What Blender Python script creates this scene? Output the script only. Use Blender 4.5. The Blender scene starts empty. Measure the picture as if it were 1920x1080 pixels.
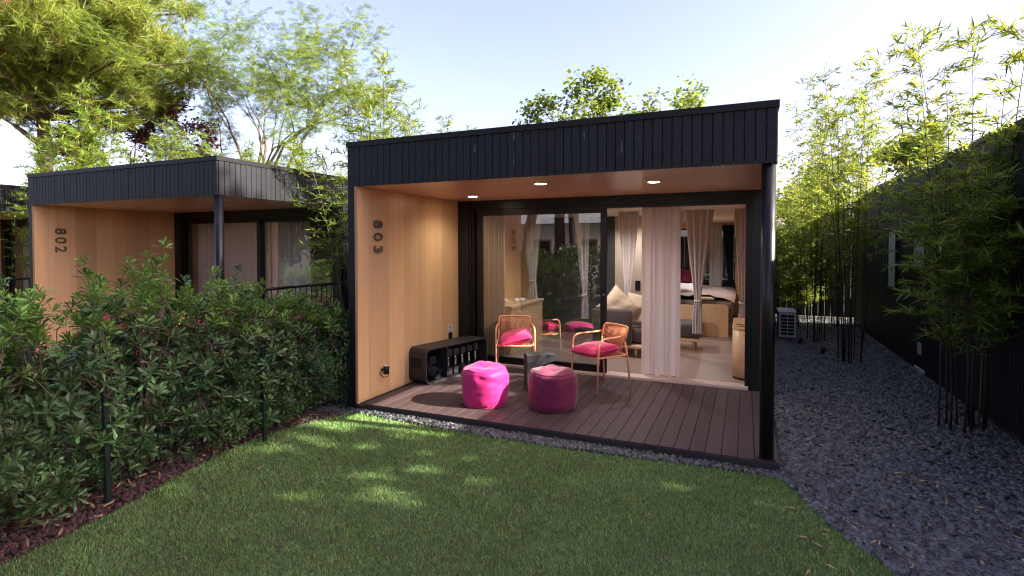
import bpy, math, random
import numpy as np
from mathutils import Vector, Matrix, noise as mnoise

R = math.radians
scene = bpy.context.scene
COL = scene.collection

# ------------------------------------------------------------------ camera
cam_d = bpy.data.cameras.new("camera"); cam = bpy.data.objects.new("camera", cam_d); COL.objects.link(cam)
cam_d.sensor_width = 36.0; cam_d.lens = 18.848; cam_d.shift_y = -0.02929
cam_d.clip_start = 0.05; cam_d.clip_end = 2000
CAMP = Vector((4.147, -4.858, 1.8564))
cam.location = CAMP
YAW, PITCH = 0.41016, -0.02058
cam.rotation_mode = 'XYZ'
cam.rotation_euler = (math.pi / 2 + PITCH, 0.0015, YAW)
scene.camera = cam

# ------------------------------------------------------------------ world, sun, exposure
SUN_AZ, SUN_EL = 6.0, 31.1            # azimuth from +X towards +Y
w = bpy.data.worlds.new("World"); scene.world = w; w.use_nodes = True
nt = w.node_tree; nt.nodes.clear()
sky = nt.nodes.new("ShaderNodeTexSky"); sky.sky_type = 'NISHITA'; sky.sun_disc = False
sky.sun_elevation = R(SUN_EL); sky.sun_rotation = R(90 - SUN_AZ)
sky.altitude = 0; sky.air_density = 1.0; sky.dust_density = 3.0; sky.ozone_density = 0.8
bg = nt.nodes.new("ShaderNodeBackground"); bg.inputs[1].default_value = 0.107
wo = nt.nodes.new("ShaderNodeOutputWorld")
wb = nt.nodes.new("ShaderNodeMixRGB"); wb.blend_type = 'MULTIPLY'; wb.inputs[0].default_value = 1.0; wb.inputs[2].default_value = (1.07, 0.88, 1.0, 1)   # white balance of the daylight
nt.links.new(sky.outputs[0], wb.inputs[1]); nt.links.new(wb.outputs[0], bg.inputs[0]); nt.links.new(bg.outputs[0], wo.inputs[0])
sd = bpy.data.lights.new("sun", 'SUN'); sd.energy = 5.0; sd.angle = R(0.5); sd.color = (1.0, 0.93, 0.80)
so = bpy.data.objects.new("sun", sd); COL.objects.link(so)
sdir = Vector((math.cos(R(SUN_EL)) * math.cos(R(SUN_AZ)), math.cos(R(SUN_EL)) * math.sin(R(SUN_AZ)), math.sin(R(SUN_EL))))
so.rotation_euler = sdir.to_track_quat('Z', 'Y').to_euler(); so.location = (30, 5, 30)
vs = scene.view_settings
vs.view_transform = 'Standard'; vs.look = 'None'; vs.gamma = 1.0; vs.use_curve_mapping = False
vs.exposure = 2.12
cy = scene.cycles
cy.use_denoising = True; cy.pixel_filter_type = 'BLACKMAN_HARRIS'; cy.filter_width = 1.2; cy.max_bounces = 10; cy.diffuse_bounces = 5; cy.glossy_bounces = 4
cy.transmission_bounces = 6; cy.transparent_max_bounces = 16; cy.sample_clamp_indirect = 6.0
cy.caustics_reflective = False; cy.caustics_refractive = False

# ------------------------------------------------------------------ materials
MATS = {}
def M(name, col, rough=0.6, metal=0.0, nz=None, var=0.0, isl=0.0, hue=0.0, bump=None, trans=None, spec=0.5,
      grain=None, emit=None, coat=0.0, wave=None, spots=None, sheen=0.0):
    """nz=(scale(xyz), detail, amount)   bump=(scale(xyz), strength, distance)   trans=(colour, factor)
    var/isl: brightness spread per object / per loose piece   wave=(axis, per metre, strength)"""
    m = bpy.data.materials.new(name); m.use_nodes = True
    n = m.node_tree.nodes; L = m.node_tree.links
    b = n["Principled BSDF"]; out = n["Material Output"]
    b.inputs["Roughness"].default_value = rough; b.inputs["Metallic"].default_value = metal
    b.inputs["Specular IOR Level"].default_value = spec
    if coat: b.inputs["Coat Weight"].default_value = coat; b.inputs["Coat Roughness"].default_value = 0.107
    if sheen: b.inputs["Sheen Weight"].default_value = sheen
    rgb = n.new("ShaderNodeRGB"); rgb.outputs[0].default_value = (*col, 1)
    colout = rgb.outputs[0]
    tc = n.new("ShaderNodeTexCoord"); oi = n.new("ShaderNodeObjectInfo")
    vm = n.new("ShaderNodeVectorMath"); vm.operation = 'MULTIPLY_ADD'
    L.new(oi.outputs["Random"], vm.inputs[0]); vm.inputs[1].default_value = (37.1, 17.3, 23.7)
    L.new(tc.outputs["Object"], vm.inputs[2])
    vec = vm.outputs[0]
    def noise_of(sc, detail=3.0):
        mp = n.new("ShaderNodeMapping"); mp.inputs["Scale"].default_value = sc if isinstance(sc, tuple) else (sc,) * 3
        L.new(vec, mp.inputs["Vector"])
        t = n.new("ShaderNodeTexNoise"); t.inputs["Scale"].default_value = 1.0; t.inputs["Detail"].default_value = detail
        L.new(mp.outputs[0], t.inputs["Vector"]); return t.outputs["Fac"]
    def math_(op, a, bb, c=None):
        k = n.new("ShaderNodeMath"); k.operation = op
        for i, v in enumerate((a, bb, c)):
            if v is None: continue
            if isinstance(v, (int, float)): k.inputs[i].default_value = v
            else: L.new(v, k.inputs[i])
        return k.outputs[0]
    val = None
    for spec_n in ([nz] if nz and not isinstance(nz, list) else (nz or [])):
        f = noise_of(spec_n[0], spec_n[1])
        t = math_('MULTIPLY_ADD', math_('SUBTRACT', f, 0.5), spec_n[2] * 2, 1.0)
        val = t if val is None else math_('MULTIPLY', val, t)
    if var:
        t = math_('MULTIPLY_ADD', math_('SUBTRACT', oi.outputs["Random"], 0.5), var * 2, 1.0)
        val = t if val is None else math_('MULTIPLY', val, t)
    geo = None
    if isl or hue:
        geo = n.new("ShaderNodeNewGeometry")
    if isl:
        t = math_('MULTIPLY_ADD', math_('SUBTRACT', geo.outputs["Random Per Island"], 0.5), isl * 2, 1.0)
        val = t if val is None else math_('MULTIPLY', val, t)
    if val is not None or hue:
        hs = n.new("ShaderNodeHueSaturation")
        L.new(colout, hs.inputs["Color"])
        if val is not None: L.new(val, hs.inputs["Value"])
        if hue:
            r2 = math_('FRACT', math_('MULTIPLY', geo.outputs["Random Per Island"], 7.31), 0)
            L.new(math_('MULTIPLY_ADD', math_('SUBTRACT', r2, 0.5), hue * 2, 0.5), hs.inputs["Hue"])
        colout = hs.outputs[0]
    if spots:                                             # (scale, threshold, colour): blotches of another colour
        f = noise_of(spots[0], 4.0)
        k = math_('GREATER_THAN', f, spots[1]) if len(spots) < 4 else None
        if k is None:
            mr = n.new("ShaderNodeMapRange"); mr.inputs[1].default_value = spots[1]; mr.inputs[2].default_value = spots[1] + spots[3]
            L.new(f, mr.inputs[0]); k = mr.outputs[0]
        mx = n.new("ShaderNodeMixRGB"); L.new(k, mx.inputs[0]); L.new(colout, mx.inputs[1]); mx.inputs[2].default_value = (*spots[2], 1)
        colout = mx.outputs[0]
    L.new(colout, b.inputs["Base Color"])
    h = None
    if bump:
        h = noise_of(bump[0], 4.0)
    if wave:
        wv = n.new("ShaderNodeTexWave"); wv.bands_direction = wave[0]; wv.inputs["Scale"].default_value = wave[1] * math.pi * 2 / 20.0
        L.new(tc.outputs["Object"], wv.inputs["Vector"])
        h = math_('MULTIPLY', wv.outputs["Fac"], wave[2]) if h is None else math_('MULTIPLY_ADD', wv.outputs["Fac"], wave[2], h)
    if h is not None:
        bp = n.new("ShaderNodeBump"); bp.inputs["Strength"].default_value = bump[1] if bump else 1.0
        bp.inputs["Distance"].default_value = bump[2] if bump else 0.003
        L.new(h, bp.inputs["Height"]); L.new(bp.outputs[0], b.inputs["Normal"])
    if emit:
        b.inputs["Emission Color"].default_value = (*emit[0], 1); b.inputs["Emission Strength"].default_value = emit[1]
    if trans:
        tr = n.new("ShaderNodeBsdfTranslucent")
        if val is not None or hue:
            h2 = n.new("ShaderNodeMixRGB"); h2.blend_type = 'MULTIPLY'; h2.inputs[0].default_value = 1.0
            L.new(colout, h2.inputs[1]); k = max(col)
            h2.inputs[2].default_value = tuple(min(6, t / max(c, 1e-3)) for t, c in zip(trans[0], col)) + (1,)
            L.new(h2.outputs[0], tr.inputs[0])
        else: tr.inputs[0].default_value = (*trans[0], 1)
        mx = n.new("ShaderNodeMixShader"); mx.inputs[0].default_value = trans[1]
        L.new(b.outputs[0], mx.inputs[1]); L.new(tr.outputs[0], mx.inputs[2]); L.new(mx.outputs[0], out.inputs[0])
    MATS[name] = m
    return m

def glass(name, tint, refl=1.0):
    m = bpy.data.materials.new(name); m.use_nodes = True
    n = m.node_tree.nodes; L = m.node_tree.links; n.clear()
    out = n.new("ShaderNodeOutputMaterial"); gl = n.new("ShaderNodeBsdfGlossy"); gl.inputs["Roughness"].default_value = 0.0
    tp = n.new("ShaderNodeBsdfTransparent"); tp.inputs[0].default_value = (*tint, 1)
    lw = n.new("ShaderNodeLayerWeight"); lw.inputs[0].default_value = 0.5
    p = n.new("ShaderNodeMath"); p.operation = 'POWER'; L.new(lw.outputs["Facing"], p.inputs[0]); p.inputs[1].default_value = 5
    q = n.new("ShaderNodeMath"); q.operation = 'MULTIPLY_ADD'; L.new(p.outputs[0], q.inputs[0])
    q.inputs[1].default_value = 0.9; q.inputs[2].default_value = 0.055 * refl
    mx = n.new("ShaderNodeMixShader"); L.new(q.outputs[0], mx.inputs[0]); L.new(tp.outputs[0], mx.inputs[1]); L.new(gl.outputs[0], mx.inputs[2])
    L.new(mx.outputs[0], out.inputs[0]); MATS[name] = m; return m

charred = M("charred_board", (0.0035, 0.0045, 0.0085), 0.60, nz=((40, 40, 3), 4, 0.5), var=0.35, bump=((90, 90, 5), 0.6, 0.002), spec=0.40)
blackm = M("black_metal", (0.005, 0.005, 0.006), 0.36, nz=(6, 2, 0.15), spec=0.4)
capm = M("roof_cap_metal", (0.009, 0.009, 0.011), 0.5, nz=(5, 3, 0.2), spec=.25)
veneer = M("maple_veneer", (0.82, 0.535, 0.28), 0.30, nz=[((16, 16, 0.7), 5, 0.13), ((90, 90, 2.5), 3, 0.08), (1.6, 3, .08)], var=0.12, spec=0.45)
soffitm = M("soffit_veneer", (0.95, 0.64, 0.45), 0.28, spec=0.9, nz=[((0.7, 16, 16), 5, 0.16), ((2.5, 90, 90), 3, 0.1)], var=0.06)
deckm = M("deck_composite", (0.066, 0.043, 0.044), 0.55, nz=[((25, 1.6, 25), 4, 0.22), (7, 3, 0.2)], var=0.14, bump=((120, 8, 120), 0.25, 0.001), wave=('X', 115, 1.6), spec=0.18)
deckside = M("deck_edge", (0.017, 0.017, 0.019), 0.7, nz=((3, 30, 60), 4, 0.35), bump=((8, 60, 60), 0.5, 0.003))
stonem = M("slate_chip", (0.060, 0.061, 0.066), 0.42, isl=0.85, hue=0.03, nz=(60, 3, 0.3), spec=0.5)
darksoil = M("dark_soil", (0.012, 0.012, 0.015), 0.9, nz=(12, 4, 0.4), bump=(40, 0.8, 0.02))
lavam = M("lava_rock", (0.075, 0.036, 0.030), 0.85, isl=0.45, hue=0.015, bump=(150, 0.7, 0.004))
chipm = M("bark_chip", (0.30, 0.20, 0.115), 0.75, isl=0.4, nz=((60, 10, 60), 3, 0.25))
mulchsoil = M("mulch_soil", (0.030, 0.017, 0.012), 0.9, nz=(20, 4, 0.4), bump=(60, 0.9, 0.02))
lawnsoil = M("lawn_thatch", (0.085, 0.10, 0.04), 0.9, nz=(9, 5, 0.4), bump=(90, 0.9, 0.02))
grassm = M("grass_blade", (0.225, 0.39, 0.125), 0.40, isl=0.75, hue=0.035, nz=[(2.2, 3, .28), (14, 3, .25)], trans=((0.24, 0.32, 0.05), 0.3), spec=0.35)
earthm = M("earth", (0.06, 0.06, 0.03), 0.9, nz=(1.5, 5, 0.4), bump=(10, 0.6, 0.05))
dead_blade = M("dry_leaf", (0.42, 0.30, 0.14), 0.7, isl=0.3, trans=((0.4, 0.3, 0.12), 0.2))
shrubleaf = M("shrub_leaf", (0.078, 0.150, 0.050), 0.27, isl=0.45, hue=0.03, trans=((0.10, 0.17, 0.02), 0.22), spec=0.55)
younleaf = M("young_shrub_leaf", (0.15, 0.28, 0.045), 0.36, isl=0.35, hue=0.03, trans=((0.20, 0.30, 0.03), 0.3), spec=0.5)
barkm = M("grey_brown_bark", (0.13, 0.095, 0.062), 0.85, nz=((14, 14, 4), 4, 0.4), bump=((40, 40, 12), 0.8, 0.006))
pinebark = M("pine_bark", (0.060, 0.040, 0.032), 0.9, nz=((6, 6, 2), 5, 0.5), bump=((14, 14, 4), 1.0, 0.03))
bambooleaf = M("bamboo_leaf", (0.135, 0.21, 0.042), 0.42, isl=0.5, hue=0.035, trans=((0.38, 0.43, 0.045), 0.45), spec=0.4)
culmm = M("dark_culm", (0.022, 0.019, 0.014), 0.4, nz=(8, 3, 0.4), isl=0.4)
greenculm = M("olive_culm", (0.09, 0.095, 0.028), 0.4, nz=(8, 3, 0.3))
needlem = M("pine_needle", (0.185, 0.24, 0.045), 0.5, isl=0.55, hue=0.03, trans=((0.44, 0.49, 0.06), 0.42))
deadneedle = M("dead_pine_needle", (0.16, 0.075, 0.03), 0.7, isl=0.4)
locustleaf = M("locust_leaflet", (0.12, 0.185, 0.045), 0.45, isl=0.4, hue=0.03, trans=((0.27, 0.36, 0.05), 0.45))
plumleaf = M("plum_leaf", (0.085, 0.030, 0.036), 0.45, isl=0.5, trans=((0.22, 0.05, 0.05), 0.35))
mapleleaf = M("maple_leaf", (0.115, 0.165, 0.030), 0.45, isl=0.45, hue=0.03, trans=((0.26, 0.33, 0.035), 0.42))
darkleaf = M("evergreen_leaf", (0.035, 0.062, 0.020), 0.45, isl=0.5, hue=0.02, trans=((0.08, 0.13, 0.02), 0.25))
pinkbright = M("hot_pink_fabric", (0.50, 0.004, 0.145), 0.62, nz=(5, 3, 0.08), bump=(420, 0.12, 0.001), sheen=0.2)
pinkshaded = M("shaded_raspberry_fabric", (0.16, 0.004, 0.046), 0.75, nz=(5, 3, 0.08), bump=(420, 0.12, 0.001), sheen=0.2)  # darker than the hot pink: the second pouf's shade is put into the colour
cushm = M("crimson_pink_fabric", (0.60, 0.010, 0.125), 0.65, nz=(8, 3, 0.1), bump=(420, 0.12, 0.001), sheen=0.2)
coralm = M("coral_metal", (0.84, 0.37, 0.20), 0.4, spec=0.5)
cordm = M("coral_cord", (0.76, 0.27, 0.11), 0.6, nz=(60, 2, 0.15))
concretem = M("dark_concrete", (0.042, 0.041, 0.045), 0.75, nz=[(6, 4, 0.25), (40, 3, 0.12)], bump=(60, 0.3, 0.002))
gymm = M("matt_black_panel", (0.017, 0.016, 0.018), 0.5, nz=(8, 3, 0.15))
gymedge = M("grey_rim", (0.055, 0.052, 0.058), 0.45)
voidm = M("dark_opening", (0.003, 0.003, 0.004), 0.8)
chromem = M("chrome", (0.75, 0.75, 0.76), 0.16, metal=1.0)
rubberm = M("grey_rubber", (0.030, 0.031, 0.034), 0.65)
white = M("white_plastic", (0.72, 0.72, 0.70), 0.45)
whitepaint = M("white_print", (0.78, 0.78, 0.76), 0.6)
acm = M("pale_grey_casing", (0.48, 0.49, 0.48), 0.5, nz=(5, 3, 0.1))
lampm = M("lit_lamp", (1, 0.95, 0.85), 0.5, emit=((1.0, 0.86, 0.66), 14.0))
curtm = M("oat_linen", (0.90, 0.83, 0.80), 0.8, nz=((120, 120, 6), 2, 0.08), trans=((0.55, 0.42, 0.36), 0.28), sheen=0.2)
taupec = M("taupe_linen", (0.70, 0.63, 0.62), 0.8, nz=((120, 120, 6), 2, 0.08), trans=((0.40, 0.32, 0.30), 0.18), sheen=0.2)
puttym = M("putty_wall", (0.40, 0.325, 0.255), 0.6)
sheerm = M("cream_sheer", (0.60, 0.52, 0.43), 0.85, nz=((120, 120, 6), 2, 0.06), trans=((0.6, 0.5, 0.4), 0.4))
navyc = M("blackout_cloth", (0.012, 0.012, 0.02), 0.85)
ceilm = M("cream_ceiling", (0.74, 0.66, 0.58), 0.6)
floorm = M("sand_vinyl", (0.28, 0.21, 0.185), 0.33, nz=[((2.5, 9, 2), 4, 0.10), (30, 3, 0.05)])
sillm = M("pale_sill", (0.58, 0.44, 0.38), 0.45, wave=('Y', 90, 1.0))
charwall = M("charcoal_wall", (0.035, 0.033, 0.038), 0.6)
sofam = M("mauve_grey_upholstery", (0.080, 0.058, 0.058), 0.85, nz=(300, 2, 0.15), sheen=0.15)
pillowm = M("beige_pillow", (0.50, 0.39, 0.28), 0.85, nz=(200, 2, 0.08), sheen=0.15)
oakm = M("pale_oak", (0.64, 0.44, 0.265), 0.42, nz=[((1.0, 14, 14), 5, 0.14)], var=0.05)
beddingm = M("mauve_bedding", (0.34, 0.265, 0.25), 0.85, nz=(6, 3, 0.1))
sheetm = M("pale_sheet", (0.62, 0.62, 0.64), 0.8)
bedbase = M("slate_bedding", (0.075, 0.075, 0.085), 0.85)
greenwire = M("green_wire", (0.02, 0.13, 0.085), 0.45)
greenpost = M("dark_green_post", (0.006, 0.016, 0.014), 0.38)
greentie = M("green_tie", (0.02, 0.33, 0.16), 0.5)
digitm = M("bronze_digit", (0.16, 0.125, 0.095), 0.45, metal=0.3)
screwm = M("screw_head", (0.20, 0.19, 0.18), 0.5, metal=0.4)
housew = M("white_render", (0.72, 0.71, 0.68), 0.8, nz=(3, 3, 0.06))
tilem = M("grey_roof", (0.20, 0.21, 0.23), 0.7, nz=(4, 3, 0.2))
timberm = M("tan_timber", (0.42, 0.24, 0.11), 0.6)
pane = glass("window_glass", (0.80, 0.81, 0.80), 3.4)
paneclear = glass("clear_glass", (0.95, 0.95, 0.95), 2.4)
paneback = glass("rear_glass", (0.55, 0.58, 0.62), 2.4)

# ------------------------------------------------------------------ mesh helpers
class MB:
    def __init__(s): s.v = []; s.f = []; s.sm = []
    def add(s, vs, fs, smooth=False):
        o = len(s.v); s.v += [tuple(p) for p in vs]
        for f in fs: s.f.append([o + i for i in f]); s.sm.append(smooth)
        return s
    def box(s, x0, x1, y0, y1, z0, z1):
        return s.add([(x0, y0, z0), (x1, y0, z0), (x1, y1, z0), (x0, y1, z0), (x0, y0, z1), (x1, y0, z1), (x1, y1, z1), (x0, y1, z1)],
                     [(0, 3, 2, 1), (4, 5, 6, 7), (0, 1, 5, 4), (1, 2, 6, 5), (2, 3, 7, 6), (3, 0, 4, 7)])
    def prism(s, poly, a0, a1, axis='z', smooth=False):
        """poly: 2D points; axis z: (x,y); axis y: (x,z); axis x: (y,z)"""
        def P(p, a):
            return (p[0], p[1], a) if axis == 'z' else ((p[0], a, p[1]) if axis == 'y' else (a, p[0], p[1]))
        n = len(poly)
        area = sum(poly[i][0] * poly[(i + 1) % n][1] - poly[(i + 1) % n][0] * poly[i][1] for i in range(n))
        q = list(poly) if area > 0 else list(poly)[::-1]
        vs = [P(p, a0) for p in q] + [P(p, a1) for p in q]
        fl = axis == 'y'
        fs = [tuple(range(n))[::-1], tuple(range(n, 2 * n))]
        si = [(i, (i + 1) % n, n + (i + 1) % n, n + i) for i in range(n)]
        if fl: fs = [f[::-1] for f in fs]; si = [f[::-1] for f in si]
        o = len(s.v); s.v += vs
        for f in fs: s.f.append([o + i for i in f]); s.sm.append(False)
        for f in si: s.f.append([o + i for i in f]); s.sm.append(smooth)
        return s
    def cbox(s, x0, x1, y0, y1, z0, z1, c=0.004, axis='z'):
        """a box whose long edges (along axis) are chamfered"""
        if axis == 'z': a, b = (x0, x1), (y0, y1); lo, hi = z0, z1
        elif axis == 'y': a, b = (x0, x1), (z0, z1); lo, hi = y0, y1
        else: a, b = (y0, y1), (z0, z1); lo, hi = x0, x1
        poly = [(a[0] + c, b[0]), (a[1] - c, b[0]), (a[1], b[0] + c), (a[1], b[1] - c), (a[1] - c, b[1]), (a[0] + c, b[1]), (a[0], b[1] - c), (a[0], b[0] + c)]
        return s.prism(poly, lo, hi, axis)
    def tube(s, pts, r, n=8, cap=True, closed=False):
        pts = [Vector(p) for p in pts]; k = len(pts)
        rr = r if isinstance(r, (list, tuple)) else [r] * k
        prev = None; rings = []
        for i in range(k):
            if closed: t = pts[(i + 1) % k] - pts[i - 1]
            else: t = pts[min(i + 1, k - 1)] - pts[max(i - 1, 0)]
            if t.length < 1e-9: t = Vector((0, 0, 1))
            t.normalize()
            if prev is None:
                a = Vector((0, 0, 1)) if abs(t.z) < 0.9 else Vector((1, 0, 0))
                u = t.cross(a).normalized()
            else:
                u = (prev - t * prev.dot(t))
                u = u.normalized() if u.length > 1e-6 else t.orthogonal().normalized()
            prev = u; vv = t.cross(u)
            rings.append([pts[i] + (u * math.cos(2 * math.pi * j / n) + vv * math.sin(2 * math.pi * j / n)) * rr[i] for j in range(n)])
        o = len(s.v)
        for rg in rings: s.v += [tuple(p) for p in rg]
        m = k if closed else k - 1
        for i in range(m):
            i2 = (i + 1) % k
            for j in range(n):
                j2 = (j + 1) % n
                s.f.append([o + i * n + j, o + i * n + j2, o + i2 * n + j2, o + i2 * n + j]); s.sm.append(True)
        if cap and not closed:
            s.f.append([o + j for j in range(n)][::-1]); s.sm.append(False)
            s.f.append([o + (k - 1) * n + j for j in range(n)]); s.sm.append(False)
        return s
    def lathe(s, prof, n=24, c=(0, 0, 0), cap=True):
        o = len(s.v); k = len(prof)
        for r, z in prof:
            for j in range(n):
                a = 2 * math.pi * j / n; s.v.append((c[0] + r * math.cos(a), c[1] + r * math.sin(a), c[2] + z))
        for i in range(k - 1):
            for j in range(n):
                j2 = (j + 1) % n
                s.f.append([o + i * n + j, o + i * n + j2, o + (i + 1) * n + j2, o + (i + 1) * n + j]); s.sm.append(True)
        if not cap: return s
        s.f.append([o + j for j in range(n)][::-1]); s.sm.append(False)
        s.f.append([o + (k - 1) * n + j for j in range(n)]); s.sm.append(False)
        return s
    def grid(s, fn, nu, nv, smooth=True):
        o = len(s.v)
        for i in range(nu + 1):
            for j in range(nv + 1): s.v.append(tuple(fn(i / nu, j / nv)))
        for i in range(nu):
            for j in range(nv):
                a = o + i * (nv + 1) + j
                s.f.append([a, a + nv + 1, a + nv + 2, a + 1]); s.sm.append(smooth)
        return s
    def mesh(s, name):
        me = bpy.data.meshes.new(name); me.from_pydata(s.v, [], s.f)
        me.polygons.foreach_set("use_smooth", s.sm); me.update(); return me
    def build(s, name, mat, parent=None, kind=None, loc=None, rot=None):
        return link(name, s.mesh(name), mat, parent, kind, loc, rot)

def link(name, me, mat, parent=None, kind=None, loc=None, rot=None):
    if mat is not None and not me.materials: me.materials.append(mat)
    o = bpy.data.objects.new(name, me); COL.objects.link(o)
    if parent is not None: o.parent = parent
    if kind: o["kind"] = kind
    if loc is not None: o.location = loc
    if rot is not None: o.rotation_euler = rot
    return o
def empty(name, loc=(0, 0, 0), rz=0.0):
    o = bpy.data.objects.new(name, None); COL.objects.link(o); o.location = loc; o.rotation_euler = (0, 0, rz)
    o.empty_display_size = 0.1; return o
def tag(o, label=None, cat=None, group=None, kind=None):
    if label: o["label"] = label
    if cat: o["category"] = cat
    if group: o["group"] = group
    if kind: o["kind"] = kind
    return o
def copy_tree(o, parent=None):
    c = o.copy(); COL.objects.link(c)
    if parent is not None: c.parent = parent
    for ch in o.children: copy_tree(ch, c)
    return c
def text_mesh(body, size, extrude, name="text"):
    cu = bpy.data.curves.new(name, 'FONT'); cu.body = body; cu.size = size; cu.extrude = extrude
    cu.align_x = 'CENTER'; cu.align_y = 'CENTER'; cu.resolution_u = 4
    o = bpy.data.objects.new(name, cu); COL.objects.link(o)
    dg = bpy.context.evaluated_depsgraph_get()
    me = bpy.data.meshes.new_from_object(o.evaluated_get(dg)); bpy.data.objects.remove(o); bpy.data.curves.remove(cu)
    me.name = name; return me

def raw_mesh(name, V, F):
    """V (n,3) array, F (m,k) array of equal polygons"""
    me = bpy.data.meshes.new(name); V = np.asarray(V, np.float32); F = np.asarray(F, np.int32)
    me.vertices.add(len(V)); me.vertices.foreach_set("co", V.ravel())
    k = F.shape[1]; me.loops.add(F.size); me.loops.foreach_set("vertex_index", F.ravel())
    me.polygons.add(len(F)); me.polygons.foreach_set("loop_start", np.arange(0, F.size, k, dtype=np.int32))
    me.update(calc_edges=True); return me
def norm(a): return a / np.maximum(np.linalg.norm(a, axis=-1, keepdims=True), 1e-9)
def scatter(P, D, S, tmpl, rng, roll=None, rollspread=math.pi):
    """copies of a small template laid at P with its Y axis along D, scaled by S; returns V, F"""
    TV, TF = tmpl; TV = np.asarray(TV, float); TF = np.asarray(TF, int)
    P = np.asarray(P, float); D = norm(np.asarray(D, float)); n = len(P); S = np.asarray(S, float).reshape(n, -1)
    if S.shape[1] == 1: S = np.repeat(S, 3, 1)
    ref = np.tile([0, 0, 1.0], (n, 1)); par = np.abs(D[:, 2]) > 0.97; ref[par] = [1, 0, 0]
    X = norm(np.cross(D, ref)); N = np.cross(X, D)
    a = rng.uniform(-rollspread, rollspread, n) if roll is None else roll
    ca, sa = np.cos(a)[:, None], np.sin(a)[:, None]
    X2 = X * ca + N * sa; N2 = -X * sa + N * ca
    V = P[:, None, :] + (TV[None, :, 0:1] * S[:, None, 0:1]) * X2[:, None, :] + (TV[None, :, 1:2] * S[:, None, 1:2]) * D[:, None, :] + (TV[None, :, 2:3] * S[:, None, 2:3]) * N2[:, None, :]
    F = TF[None] + (np.arange(n) * len(TV))[:, None, None]
    return V.reshape(-1, 3), F.reshape(-1, TF.shape[1])
def join(parts):
    Vs, Fs, o = [], [], 0
    for V, F in parts: Vs.append(V); Fs.append(F + o); o += len(V)
    return np.concatenate(Vs), np.concatenate(Fs)
def rand_dirs(rng, n): return norm(rng.normal(size=(n, 3)))

T_BLADE = ([(-.5, 0, 0), (.5, 0, 0), (-.38, .5, .06), (.38, .5, .06), (0, 1, .28)], [(0, 1, 3), (0, 3, 2), (2, 3, 4)])
T_BAMBOO = ([(0, 0, 0), (-.075, .32, .02), (.075, .32, .02), (0, .35, -.015), (0, 1, -.10)], [(0, 3, 1), (0, 2, 3), (1, 3, 4), (3, 2, 4)])
T_LEAF = ([(0, 0, 0), (-.075, .35, .03), (.075, .35, .03), (-.14, .74, .035), (.14, .74, .035), (0, 1, -.04), (0, .5, -.015)],
          [(0, 6, 1), (0, 2, 6), (1, 6, 3), (2, 4, 6), (3, 6, 5), (6, 4, 5)])
T_BROAD = ([(0, 0, 0), (-.34, .35, .05), (.34, .35, .05), (-.30, .70, .0), (.30, .70, .0), (0, 1, -.06)], [(0, 2, 1), (1, 2, 3), (2, 4, 3), (3, 4, 5)])
T_NEEDLE = ([(-.5, 0, 0), (.5, 0, 0), (0, 1, 0)], [(0, 1, 2)])
T_CHIP = ([(-.5, -.3, -.5), (.35, -.5, -.5), (.5, .25, -.5), (-.2, .5, -.5), (-.36, -.22, .5), (.26, -.34, .42), (.38, .2, .5), (-.14, .4, .36)],
          [(4, 5, 6, 7), (0, 1, 5, 4), (1, 2, 6, 5), (2, 3, 7, 6), (3, 0, 4, 7)])
def pinnate(k=7):
    V, F = [], []
    for i in range(k):
        t = 0.15 + 0.8 * i / (k - 1)
        for sgn in (-1, 1):
            o = len(V); V += [(0, t, 0), (sgn * .10, t + .065, .015), (sgn * .235, t + .05, -.01), (sgn * .12, t - .03, .01)]
            F.append((o, o + 1, o + 2, o + 3) if sgn < 0 else (o, o + 3, o + 2, o + 1))
    return V, F
T_PINNATE = pinnate()
def tuft(k, rng, spread=0.5, w=0.018):
    V, F = [], []
    for i in range(k):
        a = rng.uniform(0, 6.283); b = abs(rng.normal(0, spread)); L = rng.uniform(.75, 1)
        d = np.array([math.sin(b) * math.cos(a), math.cos(b), math.sin(b) * math.sin(a)]); sd = norm(np.cross(d, rng.normal(size=3)))
        o = len(V); st = d * 0.0 + np.array([0, rng.uniform(-.25, .15), 0])
        V += [tuple(st - sd * w), tuple(st + sd * w), tuple(st + d * L)]; F.append((o, o + 1, o + 2))
    return V, F
def in_poly(P, poly):
    x, y = P[:, 0], P[:, 1]; r = np.zeros(len(P), bool); n = len(poly)
    for i in range(n):
        x0, y0 = poly[i]; x1, y1 = poly[(i + 1) % n]
        if y0 == y1: continue
        c = ((y0 > y) != (y1 > y)) & (x < (x1 - x0) * (y - y0) / (y1 - y0) + x0); r ^= c
    return r
def cam_dist(P): return np.hypot(P[:, 0] - CAMP.x, P[:, 1] - CAMP.y)

# ------------------------------------------------------------------ measurements
ZD, ZS, H, W, LEN, D, WT, PER = 0.09, 2.55, 3.045, 4.384, 9.95, 2.335, 0.113, 6.51

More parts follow.
